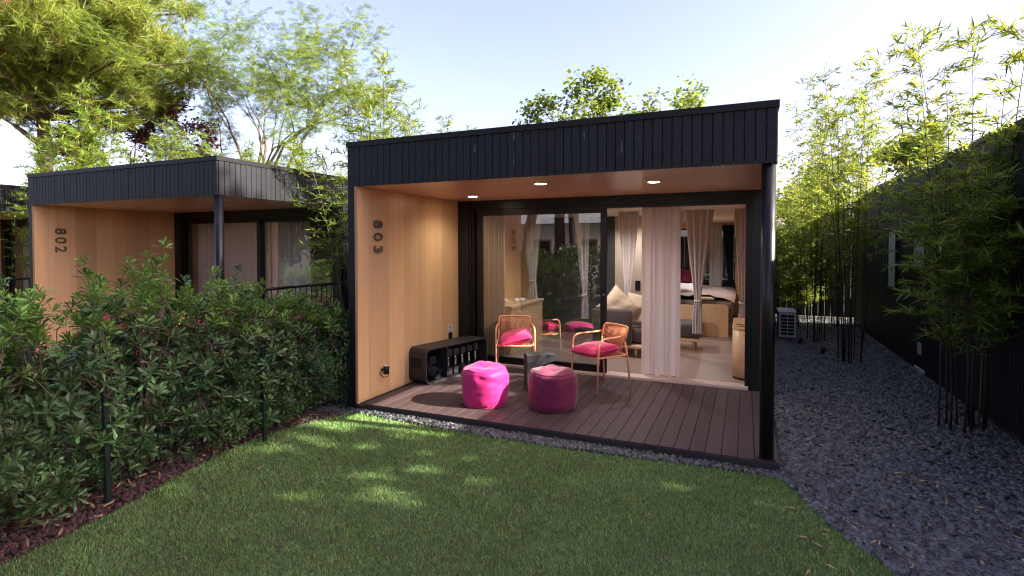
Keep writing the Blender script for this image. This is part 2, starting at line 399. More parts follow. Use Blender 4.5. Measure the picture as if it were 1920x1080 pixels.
# ------------------------------------------------------------------ ground
LAWN_F = [(0.16, -0.10), (0.35, -0.10), (0.88, -0.15), (1.47, -0.18), (2.07, -0.19), (2.6, -0.19), (3.32, -0.15), (3.76, -0.11), (4.18, -0.11), (4.42, -0.11)]
LAWN_R = [(4.52, -0.30), (4.60, -0.55), (4.70, -0.82), (4.84, -1.05), (4.97, -1.26), (5.06, -1.6), (5.1, -2.2), (5.12, -4), (5.12, -7.4)]
LAWN_L = [(-0.2, -7.4), (0.10, -4.6), (0.19, -3.6), (0.18, -3.2), (0.16, -2.94), (0.10, -2.54), (-0.05, -2.0), (-0.17, -1.44), (-0.14, -0.87), (-0.02, -0.43)]
LAWN = LAWN_F + LAWN_R + LAWN_L
g = MB().add([(-300, -300, -0.03), (300, -300, -0.03), (300, 300, -0.03), (-300, 300, -0.03)], [(0, 1, 2, 3)]).build("ground", earthm, kind="structure")
def sheet(name, poly, z, mat):
    me = bpy.data.meshes.new(name); me.from_pydata([(x, y, z) for x, y in poly], [], [tuple(range(len(poly)))]); me.update()
    if me.polygons[0].normal.z < 0: me.flip_normals()
    return link(name, me, mat, kind="structure")
sheet("lawn", LAWN, 0.0, lawnsoil)
sheet("gravel_bed", [(-8.7, -0.25), (0.1, -0.25), (0.1, -0.3)] + [(x, y - 0.05) for x, y in LAWN_F[1:]] + [(x - .05, y) for x, y in LAWN_R] + [(12, -7.4), (12, 11.2), (-8.7, 11.2)], -0.008, darksoil)
sheet("mulch_bed", [(-1.55, -7.4), (-1.55, -0.28), (0.14, -0.28), (0.14, -0.1)] + [(x + .03, y) for x, y in LAWN_L[::-1]], -0.004, mulchsoil)
sheet("neighbour_lawn", [(-14, -7.4), (-1.60, -7.4), (-1.60, -0.30), (-14, -0.30)], -0.001, lawnsoil)

rng = np.random.default_rng(11)
def visible_pts(n, x0, x1, y0, y1, dmin=2.2):
    """random ground points, denser near the camera"""
    P = np.column_stack([rng.uniform(x0, x1, n), rng.uniform(y0, y1, n)])
    d = np.maximum(cam_dist(P), dmin); keep = rng.random(n) < (dmin / d) ** 1.15
    return P[keep]
# grass
P = visible_pts(620000, -0.3, 5.2, -4.0, -0.05, 2.4); P = P[in_poly(P, LAWN)]; P = P + rng.normal(0, .014, P.shape)
d0 = cam_dist(P); n = len(P)
pn = np.array([mnoise.noise((x * 2.1, y * 2.1, 0)) for x, y in P[::1]]) if n < 400000 else np.zeros(n)
tilt = rng.normal(0, .42, (n, 2)) + np.column_stack([pn, -pn]) * .35
Dg = np.column_stack([tilt, np.ones(n)])
Sg = np.column_stack([rng.uniform(.0018, .0032, n) * np.clip(d0 / 3.4, .8, 2), rng.uniform(.016, .036, n) * (1 + .25 * pn), np.full(n, .02)])
V, F = scatter(np.column_stack([P, np.zeros(n)]), Dg, Sg, T_BLADE, rng)
tag(link("grass", raw_mesh("grass", V, F), grassm), "short mown green lawn grass in front of the deck", "grass", kind="stuff")
dry = rng.random(len(P)) < .02; Pd = P[dry]
V, F = scatter(np.column_stack([Pd, np.zeros(len(Pd))]), np.column_stack([rng.normal(0, .7, (len(Pd), 2)), np.ones(len(Pd))]), np.column_stack([np.full(len(Pd), .003), rng.uniform(.022, .042, len(Pd)), np.full(len(Pd), .02)]), T_BLADE, rng)
tag(link("grass", raw_mesh("grass", V, F), dead_blade), "dry straw coloured blades scattered in the lawn", "dry grass", kind="stuff")
# coarser grass of the neighbouring plot, seen through the hedge
P = np.column_stack([rng.uniform(-6, -1.6, 30000), rng.uniform(-5, -0.35, 30000)]); n = len(P)
V, F = scatter(np.column_stack([P, np.zeros(n)]), np.column_stack([rng.normal(0, .45, (n, 2)), np.ones(n)]), np.column_stack([np.full(n, .006), rng.uniform(.02, .045, n), np.full(n, .02)]), T_BLADE, rng)
tag(link("grass", raw_mesh("grass", V, F), grassm), "lawn grass glimpsed behind the shrub hedge", "grass", kind="stuff")

# slate chips
def stones(P, s0, s1, flat, z, mat, name, label, tilt=.35, tmpl=T_CHIP):
    n = len(P); s = rng.uniform(s0, s1, n)
    Dd = np.column_stack([rng.normal(size=(n, 2)), rng.normal(0, tilt, n)])
    S = np.column_stack([s * rng.uniform(.55, 1, n), s, s * rng.uniform(*flat, n)])
    V, F = scatter(np.column_stack([P, z + rng.uniform(0, .016, n)]), Dd, S, tmpl, rng, rollspread=.5)
    V = V + rng.normal(0, .0022, V.shape)
    return tag(link(name, raw_mesh(name, V, F), mat), label, name.replace("_", " "), kind="stuff")
def outside(P, polys):
    k = np.ones(len(P), bool)
    for q in polys: k &= ~in_poly(P, q)
    return P[k]
P = visible_pts(150000, 4.3, 6.62, -2.6, 11.1, 4.4)
P = outside(P, [LAWN, [(-1, 0), (4.43, 0), (4.43, 11), (-1, 11)], [(6.53, 0.02), (12, 0.02), (12, 10), (6.53, 10)]])
stones(P, .028, .080, (.16, .4), .002, stonem, "slate_chips", "dark blue grey slate chippings covering the strip between the cabins")
P = np.column_stack([rng.uniform(0.02, 4.5, 5200), rng.uniform(-.24, -.0, 5200)])
P = outside(P, [LAWN])
stones(P, .022, .048, (.4, .75), .006, stonem, "gravel", "grey angular gravel edging between the deck and the lawn", .6)
P = np.column_stack([rng.uniform(-2.2, 0.0, 16000), rng.uniform(-.25, 6, 16000)]); P = outside(P, [[(0, 0), (5, 0), (5, 9), (0, 9)]])
stones(P, .022, .055, (.2, .45), .002, stonem, "slate_chips", "slate chippings behind the hedge in the gap between the two cabins")
# lava rock and bark of the planting strip
nn = 9000; P = np.column_stack([rng.uniform(-1.4, .2, nn), rng.uniform(-4.2, -.2, nn)]); P = outside(P, [LAWN]); P = P[(P[:, 0] > -.75) | (rng.random(len(P)) < .3)]
stones(P, .018, .042, (.6, .95), .004, lavam, "lava_gravel", "red brown lava gravel under the shrubs along the lawn edge", .7)
nn = 420; P = np.column_stack([rng.uniform(-.9, .2, nn), rng.uniform(-4.0, -.15, nn)]); P = outside(P, [LAWN])
P = P[rng.random(len(P)) < .45 + .5 * np.sin(P[:, 1] * 3.1) ** 2]; n = len(P)
V, F = scatter(np.column_stack([P, rng.uniform(.022, .04, n)]), np.column_stack([rng.normal(size=(n, 2)), rng.normal(0, .18, n)]),
               np.column_stack([rng.uniform(.010, .022, n), rng.uniform(.04, .11, n), rng.uniform(.005, .01, n)]), T_CHIP, rng, rollspread=.6)
tag(link("bark_chips", raw_mesh("bark_chips", V, F), chipm), "pale wood bark chips scattered over the red gravel", "bark chips", kind="stuff")
# dry bamboo leaves fallen on the gravel, the lawn
P = np.concatenate([visible_pts(1500, 4.45, 6.45, -2, 9, 5), visible_pts(60, .3, 5, -3.2, -.1, 3)]); n = len(P)
V, F = scatter(np.column_stack([P, rng.uniform(.024, .034, n)]), np.column_stack([rng.normal(size=(n, 2)), rng.normal(0, .12, n)]), rng.uniform(.035, .085, n), T_BAMBOO, rng, rollspread=.5)
tag(link("fallen_leaves", raw_mesh("fallen_leaves", V, F), dead_blade), "dry tan bamboo leaves fallen on slate and lawn", "fallen leaves", kind="stuff")

# ------------------------------------------------------------------ cabins
BP = 0.0827
def boards(parent, name, axis, a0, a1, z0, z1, fixed, t=0.02, pitch=BP, face=-1, rng_=random.Random(3)):
    """cladding boards as single objects sharing one mesh. axis 'x': boards stand along X at y=fixed (face -1 looks to -Y);
    axis 'y': boards stand along Y at x=fixed, face = outward sign on X"""
    n = max(1, round((a1 - a0) / pitch)); p = (a1 - a0) / n; w_ = p - 0.006
    if axis == 'x':
        me = MB().cbox(-w_ / 2, w_ / 2, 0, t, 0, z1 - z0, 0.003).mesh(name)
    else:
        me = MB().cbox(min(0, -face * t), max(0, -face * t), -w_ / 2, w_ / 2, 0, z1 - z0, 0.003).mesh(name)
    me.materials.append(charred); out = []
    for i in range(n):
        c = a0 + p * (i + .5); j = rng_.uniform(-.0022, .0022)
        loc = (c, fixed + j, z0) if axis == 'x' else (fixed + face * j, c, z0)
        out.append(link(name, me, None, parent, loc=loc))
    return out
def screws(parent, axis, a0, a1, zs, fixed, face):
    n = round((a1 - a0) / BP); p = (a1 - a0) / n; mb = MB()
    for i in range(n):
        c = a0 + p * (i + .5); z = zs[i % 2] + random.Random(i).uniform(-.012, .012)
        if axis == 'x': mb.box(c - .003, c + .003, fixed - .0055, fixed + .002, z - .003, z + .003)
        else: mb.box(min(fixed, fixed + face * .0055), max(fixed, fixed + face * .0055), c - .003, c + .003, z - .003, z + .003)
    mb.build("screw_heads", screwm, parent, kind="stuff")

def cabin(x0, num, label, full=True, near=True, right_boards=True, left_boards=False):
    c = empty("cabin", (x0, 0, 0)); tag(c, label, "cabin", "row of black timber garden cabins")
    # roof: deck, cap profile with overhang
    rf = MB().box(0.03, W - .03, .03, LEN - .03, 2.62, 3.0).build("roof", capm, c)
    o = .012; cp = MB()
    cp.box(-o, W + o, -o, .10, H - .058, H); cp.box(-o, W + o, LEN - .10, LEN + o, H - .058, H)
    cp.box(-o, .10, .10, LEN - .10, H - .058, H); cp.box(W - .10, W + o, .10, LEN - .10, H - .058, H)
    cp.build("roof_cap", capm, rf)
    zt = H - .060
    # fascia above the terrace
    fa = MB().box(.02, W - .02, .022, .06, ZS + .01, zt).build("fascia", capm, c)
    boards(fa, "cladding_board", 'x', 0.022 if left_boards else 0, W, ZS - .008, zt, 0.0)
    if near: screws(fa, 'x', 0, W, (2.68, 2.84), -.001, -1)
    if right_boards:
        fs = MB().box(W - .06, W - .022, .06, LEN, ZS + .01, zt).build("fascia", capm, c)
        boards(fs, "cladding_board", 'y', 0.024, D + .03, ZS - .008, zt, W, face=1)
        sw = MB().box(W - .16, W - .022, D + .03, LEN, 0.02, zt - .5).build("side_wall", capm, c)
        boards(sw, "cladding_board", 'y', D + .033, LEN, 0.03, zt, W, face=1)
        if near: screws(fs, 'y', .024, D + .03, (2.66, 2.90), W + .001, 1)
    if left_boards:
        lw = MB().box(.022, WT - .02, .024, LEN, 0.0, zt).build("side_wall", capm, c)
        boards(lw, "cladding_board", 'y', 0.0, LEN, 0.03, zt, 0.0, face=-1)
    else:
        lw = MB().box(.0, WT - .02, .0, LEN, 0.0, zt).build("side_wall", charred, c)
    MB().box(WT - .02, W - .16, LEN - .12, LEN, 0.0, 0.95).box(WT - .02, 2.35, LEN - .12, LEN, .95, zt).box(3.95, W - .16, LEN - .12, LEN, .95, zt).box(2.35, 3.95, LEN - .12, LEN, 2.34, zt).build("rear_wall", charred, c)
    # terrace lining
    tw = MB().box(WT - .018, WT - .004, .012, D + .1, ZD - .02, ZS + .04).build("terrace_wall", veneer, c)
    js = [.014, .21, .60, .92, 1.24, 1.41, 1.86, D + .08] if near else [.014, .6, 1.24, 1.86, D + .08]
    for a, b in zip(js, js[1:]):
        MB().box(WT - .003, WT + .006, a + .0011, b - .0011, ZD + .002, ZS).build("veneer_panel", veneer, tw)
    MB().box(WT - .022, WT + .007, .0, .0125, ZD, ZS - .008).build("edge_trim", timberm, tw)
    sf = MB().box(WT + .01, W - .03, .022, D + .1, ZS + .02, ZS + .035).build("soffit", soffitm, c)
    ys = [.024, .50, 1.0, 1.52, D + .08]
    for a, b in zip(ys, ys[1:]):
        MB().box(WT + .008, W - .028, a + .001, b - .001, ZS, ZS + .018).build("soffit_panel", soffitm, sf)
    for (lx, ly) in ((.72, 1.68), (2.09, .66), (3.25, 1.0)):
        r_ = MB().lathe([(.062, 0), (.062, .006), (.078, .006), (.078, -.004), (.062, -.004)], 24, cap=False).build("downlight", white, c, loc=(lx, ly, ZS - .002))
        MB().lathe([(.060, 0), (.060, .004)], 24).build("lamp_disc", lampm if num == '803' else sheetm, r_, loc=(0, 0, -.0035))
    # column
    col = MB().lathe([(.056, ZD), (.056, ZS - .008)], 28).build("column", blackm, c, loc=(4.322, .07, 0))
    MB().lathe([(.075, ZD + .001), (.075, ZD + .008)], 24).build("base_plate", blackm, col)
    # deck
    dk = MB().box(.0, 4.42, .012, D - .02, 0.0, ZD - .026).build("deck", deckside, c)
    MB().box(.10, 4.42, -.004, .010, 0.005, ZD - .0265).build("edge_board", deckside, dk)
    n = 33; bw = .126
    me = MB().cbox(-bw / 2, bw / 2, 0, D - .022, 0, .0235, .003, 'y').mesh("deck_board"); me.materials.append(deckm)
    for i in range(n):
        cx = 4.231 + .063 + .002 - .13 * i
        if cx - bw / 2 < WT: break
        if i == 0: continue
        link("deck_board", me, None, dk, loc=(cx, 0, ZD - .0245 + random.Random(i).uniform(-.0008, .0008)))
    MB().cbox(4.234, 4.418, 0, D - .022, ZD - .0245, ZD - .001, .003, 'y').build("deck_board", deckm, dk)
    # number
    hn = empty("house_number", (WT + .008, .365, 0)); hn.parent = c
    for ch, z in zip(num, (2.105, 1.955, 1.805)):
        dg = link("digit", text_mesh(ch, .225, .011, "digit"), digitm, hn, loc=(.010, 0, z + .025))
        # text right -> down, text up -> +Y, front -> +X
        dg.rotation_euler = Matrix(((0, 0, 1), (0, 1, 0), (-1, 0, 0))).to_euler()
    # door wall
    fr = MB()
    fr.box(WT + .007, .30, D, D + .16, ZD - .02, ZS - .001); fr.box(.30, .335, D + .02, D + .16, ZD - .02, ZS - .001); fr.box(.335, .372, D + .045, D + .16, ZD - .02, ZS - .001)
    fr.box(.372, 4.15, D, D + .16, 2.455, ZS - .001); fr.box(.372, 4.15, D + .02, D + .16, 2.42, 2.455); fr.box(.372, 4.15, D + .06, D + .16, 2.385, 2.42)
    fr.box(4.15, 4.19, D + .06, D + .16, ZD - .02, ZS - .001); fr.box(4.19, 4.225, D + .03, D + .16, ZD - .02, ZS - .001); fr.box(4.225, W - .022, D, D + .16, ZD - .02, ZS - .001)
    dfm = fr.build("door_frame", blackm, c)
    MB().cbox(.372, 4.19, D - .012, D + .20, ZD - .024, ZD + .028, .006, 'x').build("door_sill", sillm, dfm)
    def sash(xa, xb, y, nm):
        s_ = MB()
        s_.cbox(xa, xa + .085, y, y + .05, .118, 2.385, .004); s_.cbox(xb - .085, xb, y, y + .05, .118, 2.385, .004)
        s_.box(xa + .085, xb - .085, y + .002, y + .048, .118, .215); s_.box(xa + .085, xb - .085, y + .002, y + .048, 2.325, 2.385)
        sa = s_.build(nm, blackm, c)
        MB().box(xa + .085, xb - .085, y + .021, y + .029, .215, 2.325).build("glass_pane", pane if full else paneclear, sa)
        return sa
    s1 = sash(.416, 2.405, D + .062, "sliding_door")
    hd = MB().tube([(2.36, D + .062, 1.02), (2.36, D + .02, 1.02), (2.24, D + .02, 1.02)], .009, 8).build("door_handle", blackm, s1)
    MB().lathe([(.014, 0), (.014, .014), (.009, .02)], 14).build("lock_cylinder", chromem, s1, loc=(2.368, D + .0625, 1.20), rot=(R(90), 0, 0))
    if not full:
        sash(2.33, 4.15, D + .116, "sliding_door")
    # inside
    it = MB().box(WT + .01, W - .17, D + .20, LEN - .13, .03, .118).build("interior_floor", floorm, c)
    MB().box(WT - .018, W - .1, D + .162, LEN - .13, 2.455, 2.56).build("interior_ceiling", ceilm, c)
    iw = MB().box(WT - .018, WT + .02, D + .17, LEN - .13, .118, 2.454).box(W - .20, W - .165, D + .165, LEN - .13, .118, 2.454)
    iw.box(WT + .02, W - .2, LEN - .16, LEN - .125, .118, .76).box(WT + .02, 2.3, LEN - .16, LEN - .125, .76, 2.454).box(4.0, W - .2, LEN - .16, LEN - .125, .76, 2.454)
    # window head with one rounded corner
    iw.box(2.3, 4.0, LEN - .16, LEN - .125, 2.33, 2.454)
    iw.prism([(3.64 + .28 * math.sin(t), 2.05 + .28 * math.cos(t)) for t in np.linspace(math.pi / 2, 0, 9)] + [(4.0, 2.33), (4.0, .76), (3.92, .76)], LEN - .1595, LEN - .1255, 'y')
    iw.build("interior_wall", veneer, c)
    rw = MB(); rw.box(2.36, 2.40, LEN - .10, LEN - .04, .96, 2.33); rw.box(3.90, 3.94, LEN - .10, LEN - .04, .96, 2.33); rw.box(2.4, 3.9, LEN - .1, LEN - .04, .96, 1.0); rw.box(2.4, 3.9, LEN - .1, LEN - .04, 2.29, 2.33)
    rwo = rw.build("rear_window", blackm, c)
    MB().box(2.40, 3.90, LEN - .075, LEN - .067, 1.0, 2.29).build("glass_pane", paneback, rwo)
    return c

c803 = cabin(0, "803", "black timber cabin numbered 803 with its glass door slid open beside the lawn", full=True)
c802 = cabin(-PER, "802", "black timber cabin numbered 802 behind the shrub hedge with curtains drawn", full=False)
c801 = cabin(-2 * PER, "801", "black timber cabin farthest along the row, mostly hidden behind cabin 802", full=False, near=False)
c804 = cabin(PER, "804", "black clad cabin whose long windowed side wall borders the bamboo strip", full=False, near=False, right_boards=False, left_boards=True)
# 803 open side: the second sash stands behind the first
y = D + .118
if True:
    s_ = MB()
    s_.cbox(.374, .405, y, y + .04, .118, 2.384, .003); s_.cbox(2.30, 2.385, y, y + .04, .118, 2.384, .003)
    s_.box(.405, 2.30, y + .002, y + .038, .118, .205); s_.box(.405, 2.30, y + .002, y + .038, 2.325, 2.384)
    so_ = s_.build("sliding_door", blackm, c803)
# small fittings on the terrace wall of 803
nb = MB().box(WT + .006, WT + .009, 2.03, 2.15, .60, .71).build("notice_plate", white, c803)
tl = MB()
for k, (z, a, b) in enumerate(((.695, 2.045, 2.10), (.672, 2.045, 2.135), (.658, 2.045, 2.125), (.634, 2.045, 2.135), (.618, 2.045, 2.115))):
    tl.box(WT + .009, WT + .0095, a, b, z - .003, z + .003)
tl.build("notice_print", gymedge, nb)
sk = MB().cbox(WT + .006, WT + .03, 2.035, 2.115, .47, .585, .004).build("power_socket", blackm, c803)
wl = MB().lathe([(.034, -.045), (.036, .045), (.030, .050)], 18).build("wall_lamp", blackm, c803, loc=(WT + .075, .44, .375))
MB().lathe([(.028, 0), (.028, .003)], 16).build("lamp_lens", white, wl, loc=(0, 0, .0505))
MB().box(-.068, -.03, -.014, .014, -.012, .012).build("bracket", blackm, wl)
MB().tube([(-.066, -.03, -.02), (-.05, -.045, -.05), (-.02, -.02, -.085), (.0, .03, -.085), (.012, .035, -.05), (.0, .01, -.044)], .0045, 6).build("cable", blackm, wl)
# white drips on the fascia
drip = MB()
for (x, z0, z1) in ((1.63, 2.80, 2.90), (2.06, 2.66, 2.79), (2.06, 2.90, 2.98), (3.12, 2.70, 2.81), (2.77, 2.86, 2.93)):
    drip.box(x - .002, x + .002, -.0052, -.002, z0, z1); drip.box(x - .006, x - .002, -.0050, -.002, z0 + .02, z0 + .05)
drip.build("drip_stain", screwm, c803, kind="stuff")

# openings and hatches of 804's side wall
def side_window(y0, y1, z0, z1, sharew=True):
    w_ = MB(); X = -.045
    w_.box(X, -.003, y0 - .04, y0, z0 - .04, z1 + .04); w_.box(X, -.003, y1, y1 + .04, z0 - .04, z1 + .04); w_.box(X, -.003, y0, y1, z0 - .04, z0); w_.box(X, -.003, y0, y1, z1, z1 + .04)
    wo_ = w_.build("window", blackm, c804)
    MB().box(-.026, -.005, y0, y1, z0, z1).build("sky_tone_pane", acm, wo_)  # pale grey pane: the sky's reflection is put into its colour
    MB().box(X - .05, -.003, y0 - .06, y1 + .06, z1 + .045, z1 + .055).build("drip_hood", acm, wo_)
side_window(6.02, 6.55, 1.16, 2.12)
side_window(4.42, 5.0, 1.55, 1.98)
hp = MB().box(-.014, -.003, 4.38, 5.02, .20, 1.46).build("access_panel", charred, c804)
MB().box(-.022, -.0145, 4.60, 4.76, .28, .45).build("vent_grille", acm, hp)
MB().box(-.03, -.003, 4.46, 4.90, .0, .075).build("vent_grille", acm, c804)
# railings at the open ends of the terraces of 802 and 801
for cb in (c802, c801):
    rl = MB().tube([(W - .005, .14, 1.255), (W - .005, D - .005, 1.255)], .020, 8).build("railing", blackm, cb)
    MB().tube([(W - .005, .14, .18), (W - .005, D - .005, .18)], .014, 6).build("bottom_rail", blackm, rl)
    me = MB().tube([(0, 0, .18), (0, 0, 1.25)], .008, 6).mesh("baluster"); me.materials.append(blackm)
    for k in range(20): link("baluster", me, None, rl, loc=(W - .005, .19 + k * .111, 0))

# ------------------------------------------------------------------ terrace furniture
def rrect(hx, hy, r, k=5):
    out = []
    for cx, cyy, a0 in ((hx - r, hy - r, 0), (-hx + r, hy - r, 90), (-hx + r, -hy + r, 180), (hx - r, -hy + r, 270)):
        for i in range(k + 1):
            a = R(a0 + 90 * i / k); out.append((cx + r * math.cos(a), cyy + r * math.sin(a)))
    return out
def bez(a, b, c, n=6):
    a, b, c = Vector(a), Vector(b), Vector(c)
    return [a * (1 - t) ** 2 + b * 2 * t * (1 - t) + c * t * t for t in [i / n for i in range(n + 1)]]

def chair(label, loc, rz):
    """faces -Y"""
    c = empty("garden_chair", loc, rz); tag(c, label, "chair", "coral cord chairs on the terrace")
    r = .0115
    for s in (-1, 1):
        x = s * .262
        pts = [(x, -.255, 0), (x, -.235, .44), (x, -.228, .56)] + bez((x, -.228, .57), (x, -.222, .655), (x - s * .004, -.14, .66), 5) + [(x - s * .012, .08, .665), (s * .226, .205, .675)]
        MB().tube(pts, r, 8).build("leg", coralm, c)
        pts = [(s * .250, .27, 0), (s * .236, .235, .42), (s * .224, .205, .60)]
        MB().tube(pts, r, 8).build("leg", coralm, c)
    # seat ring, bowed at the front
    ring = [(x, y - (.02 if y < -.1 else 0) * (1 - (x / .26) ** 2), .435 + (.0 if y > -.1 else -.012 * (1 - (x / .26) ** 2))) for x, y in rrect(.250, .232, .07)]
    seat = MB().tube(ring, .011, 8, closed=True).build("seat_frame", coralm, c)
    me = MB().tube([(0, -.235, .432), (0, 0, .422), (0, .225, .436)], .0032, 5).mesh("cord"); me.materials.append(cordm)
    for k in range(22): link("cord", me, None, seat, loc=(-.222 + k * .0211, 0, 0))
    # backrest: an upside-down U curved in plan, strung with cords
    def bx(u, z): return Vector((u * .226, .205 + .055 * (1 - u * u) + (z - .60) * .28, z))
    top = [bx(-1, .60), bx(-1, .74)] + [bx(-1 + .03 * i, .742 + .028 * (1 - (1 - i / 4) ** 2)) for i in range(1, 5)] + [bx(-.88 + i * .176, .77) for i in range(1, 10)] + [bx(1 - .03 * i, .742 + .028 * (1 - (1 - i / 4) ** 2)) for i in range(4, 0, -1)] + [bx(1, .74), bx(1, .60)]
    bk = MB().tube(top, r, 8).build("backrest", coralm, c)
    low = MB().tube([bx(-1 + i * .2, .455) + Vector((0, -.018, 0)) for i in range(11)], .008, 6).build("back_rail", coralm, bk)
    for k in range(25):
        u = -.88 + k * 1.76 / 24
        MB().tube([bx(u * .95, .455) + Vector((0, -.018, 0)), bx(u, .768)], .0034, 5).build("cord", cordm, bk)
    return c

def pillow(name, sx, sy, th, mat, label, cat, loc, rot, group=None, seed=1, sag=0.0):
    mb = MB(); N = 22
    def fn(side):
        def f(u, v):
            a, b = 2 * u - 1, 2 * v - 1
            e = max(0, (1 - a ** 4) * (1 - b ** 4)) ** .55
            pin = 1 - .10 * (1 - abs(a) ** 1.5) * abs(b) ** 3 - .0
            pin2 = 1 - .10 * (1 - abs(b) ** 1.5) * abs(a) ** 3
            nz = mnoise.noise((a * 2.2 + seed, b * 2.2, seed * 3.1)) * .18 + mnoise.noise((a * 6 + seed, b * 6, 0)) * .07
            z = side * th / 2 * e * (1 + nz) - sag * (a * a + b * b) * .5
            return (a * sx / 2 * pin2, b * sy / 2 * pin, z)
        return f
    mb.grid(fn(1), N, N); 
    o = len(mb.f); mb.grid(lambda u, v: fn(-1)(1 - u, v), N, N)
    ob = mb.build(name, mat, loc=loc, rot=rot)
    ed = MB().tube([Vector(fn(1)(*p)) for p in [(i / 12, 0) for i in range(12)] + [(1, i / 12) for i in range(12)] + [(1 - i / 12, 1) for i in range(12)] + [(0, 1 - i / 12) for i in range(12)]], .004, 5, closed=True).build("piping", mat, ob)
    return tag(ob, label, cat, group)

def pouf(mat, label, loc, seed, r=.272, h=.43, sink=.05, rz=0):
    mb = MB(); NU, NV = 72, 30
    def rad(t):
        return r * (1 - .50 * abs(2 * t - 1) ** 9 * .2) * (0.955 + .045 * math.sin(math.pi * t))
    def fn(u, v):
        a = 2 * math.pi * u
        if v < .72:
            t = v / .72; rr = rad(t); z = h * t
            k = mnoise.noise((math.cos(a) * 1.6 + seed, math.sin(a) * 1.6, t * 1.3)) * .016 + mnoise.noise((math.cos(a) * 3.5 + seed, math.sin(a) * 3.5 + t * 1.5, t * 4)) * .009 * (t ** 1.2) + mnoise.noise((a * 1.2 + t * 5 + seed, t * 9 - a * 3, seed)) * .005
            k += .007 * math.sin(a * 23 + 4 * mnoise.noise((a, t, seed))) * math.exp(-((t - .03) / .07) ** 2)
            k -= .012 * max(0, math.sin(a * 1.5 + t * 6 + seed)) ** 6 * t
            rr += k; z -= .028 * (1 + mnoise.noise((math.cos(a) * 1.3 + seed, math.sin(a) * 1.3, 5))) * t ** 3
        else:
            t = (v - .72) / .28; rr = rad(1) * (1 - t) ** .9 * .99; e = min(1, t * 4)
            dome = .03 * math.sin(math.pi * min(1, t * .9)) - sink * t * t
            cr = mnoise.noise((rr * math.cos(a) * 6 + seed, rr * math.sin(a) * 6, 2)) * .030 + mnoise.noise((rr * math.cos(a) * 14 + seed, rr * math.sin(a) * 14, 4)) * .010
            k0 = mnoise.noise((math.cos(a) * 1.6 + seed, math.sin(a) * 1.6, 1.3)) * .016
            rr += k0 * (1 - t)
            z = h - .028 * (1 + mnoise.noise((math.cos(a) * 1.3 + seed, math.sin(a) * 1.3, 5))) * (1 - t) + dome + cr * e
        return (rr * math.cos(a), rr * math.sin(a), z)
    mb.grid(fn, NU, NV)
    o = mb.build("pouf", mat, loc=loc, rot=(0, 0, rz))
    ring = [Vector(fn(i / 48, .715)) * 1.0 for i in range(48)]
    MB().tube(ring, .0055, 5, closed=True).build("seam_piping", mat, o)
    ring = [Vector(fn(i / 48, .012)) for i in range(48)]
    MB().tube(ring, .005, 5, closed=True).build("seam_piping", mat, o)
    return tag(o, label, "pouf", "fabric poufs on the terrace")

def side_table(label, loc, rz):
    prof = [(-.18, 0), (-.045, 0), (-.045, .30), (.19, .375), (.19, .45), (-.18, .45)]
    o = MB().prism(prof, -.105, .105, 'y').build("side_table", concretem, loc=loc, rot=(0, 0, rz))
    m = o.modifiers.new("edge", 'BEVEL'); m.width = .006; m.segments = 2
    return tag(o, label, "side table")

Z = ZD + .001
# 803
ch1 = chair("coral cord chair standing against the fixed glass pane beside the black equipment bench", (1.215, 1.99, Z), R(24))
cu1 = pillow("seat_cushion", .45, .43, .16, cushm, "pink cushion on the coral chair beside the equipment bench, propped against one armrest", "cushion", (1.24, 1.94, Z + .515), (R(6), R(-15), R(24)), "pink chair cushions", 2)
ch2 = chair("coral cord chair with its back to the open doorway and drawn curtain", (2.495, 1.70, Z), R(-37.4))
cu2 = pillow("seat_cushion", .47, .44, .15, cushm, "pink cushion lying flat on the coral chair by the open doorway", "cushion", (2.44, 1.635, Z + .495), (R(5), R(-3), R(-37)), "pink chair cushions", 5)
pf1 = pouf(pinkbright, "bright hot pink pouf nearest the equipment bench, in full sun", (1.455, .56, Z), 1.7)
pf2 = pouf(pinkshaded, "raspberry pouf in front of the concrete side table, shade put into its darker colour", (2.205, .735, Z), 8.3, .276, .425, .075, R(150))
tb = side_table("dark concrete side table with slanted underside between the two chairs", (1.825, 1.335, Z), R(33))

# equipment bench
BR = math.atan2(.277, 1.21)                       # turned off the wall
bench = empty("equipment_bench", (.425, .945, Z), math.pi / 2 - BR)   # local x along the front, -y to the room
tag(bench, "low black rounded equipment bench holding dumbbells against the wooden wall", "bench")
BL, BH, BD = 1.24, .455, .33
def loop_profile(w_, h_, r_): return [(x + w_ / 2, z + h_ / 2) for x, z in rrect(w_ / 2, h_ / 2, r_, 8)]
outer = loop_profile(BL, BH, .085); inner = [(x + .022, z + .022) for x, z in loop_profile(BL - .044, BH - .044, .066)]
def ring_extrude(oo, ii, y0, y1):
    m = MB(); n = len(oo)
    vs = [(x, y0, z) for x, z in oo] + [(x, y0, z) for x, z in ii] + [(x, y1, z) for x, z in oo] + [(x, y1, z) for x, z in ii]
    m.add(vs, [(i, (i + 1) % n, n + (i + 1) % n, n + i) for i in range(n)])
    m.add(vs, [(2 * n + i, 3 * n + i, 3 * n + (i + 1) % n, 2 * n + (i + 1) % n) for i in range(n)])
    m.add(vs, [(i, 2 * n + i, 2 * n + (i + 1) % n, (i + 1) % n) for i in range(n)], True)
    m.add(vs, [(n + i, n + (i + 1) % n, 3 * n + (i + 1) % n, 3 * n + i) for i in range(n)], True)
    return m
ring_extrude(outer, inner, .006, BD).build("shell", gymm, bench)
inner2 = [(x + .016, z + .016) for x, z in loop_profile(BL - .032, BH - .032, .070)]
ring_extrude(outer, inner2, -.003, .0055).build("rim", gymedge, bench)
MB().box(.02, BL - .02, BD - .02, BD - .002, .02, BH - .02).build("back_panel", gymm, bench)
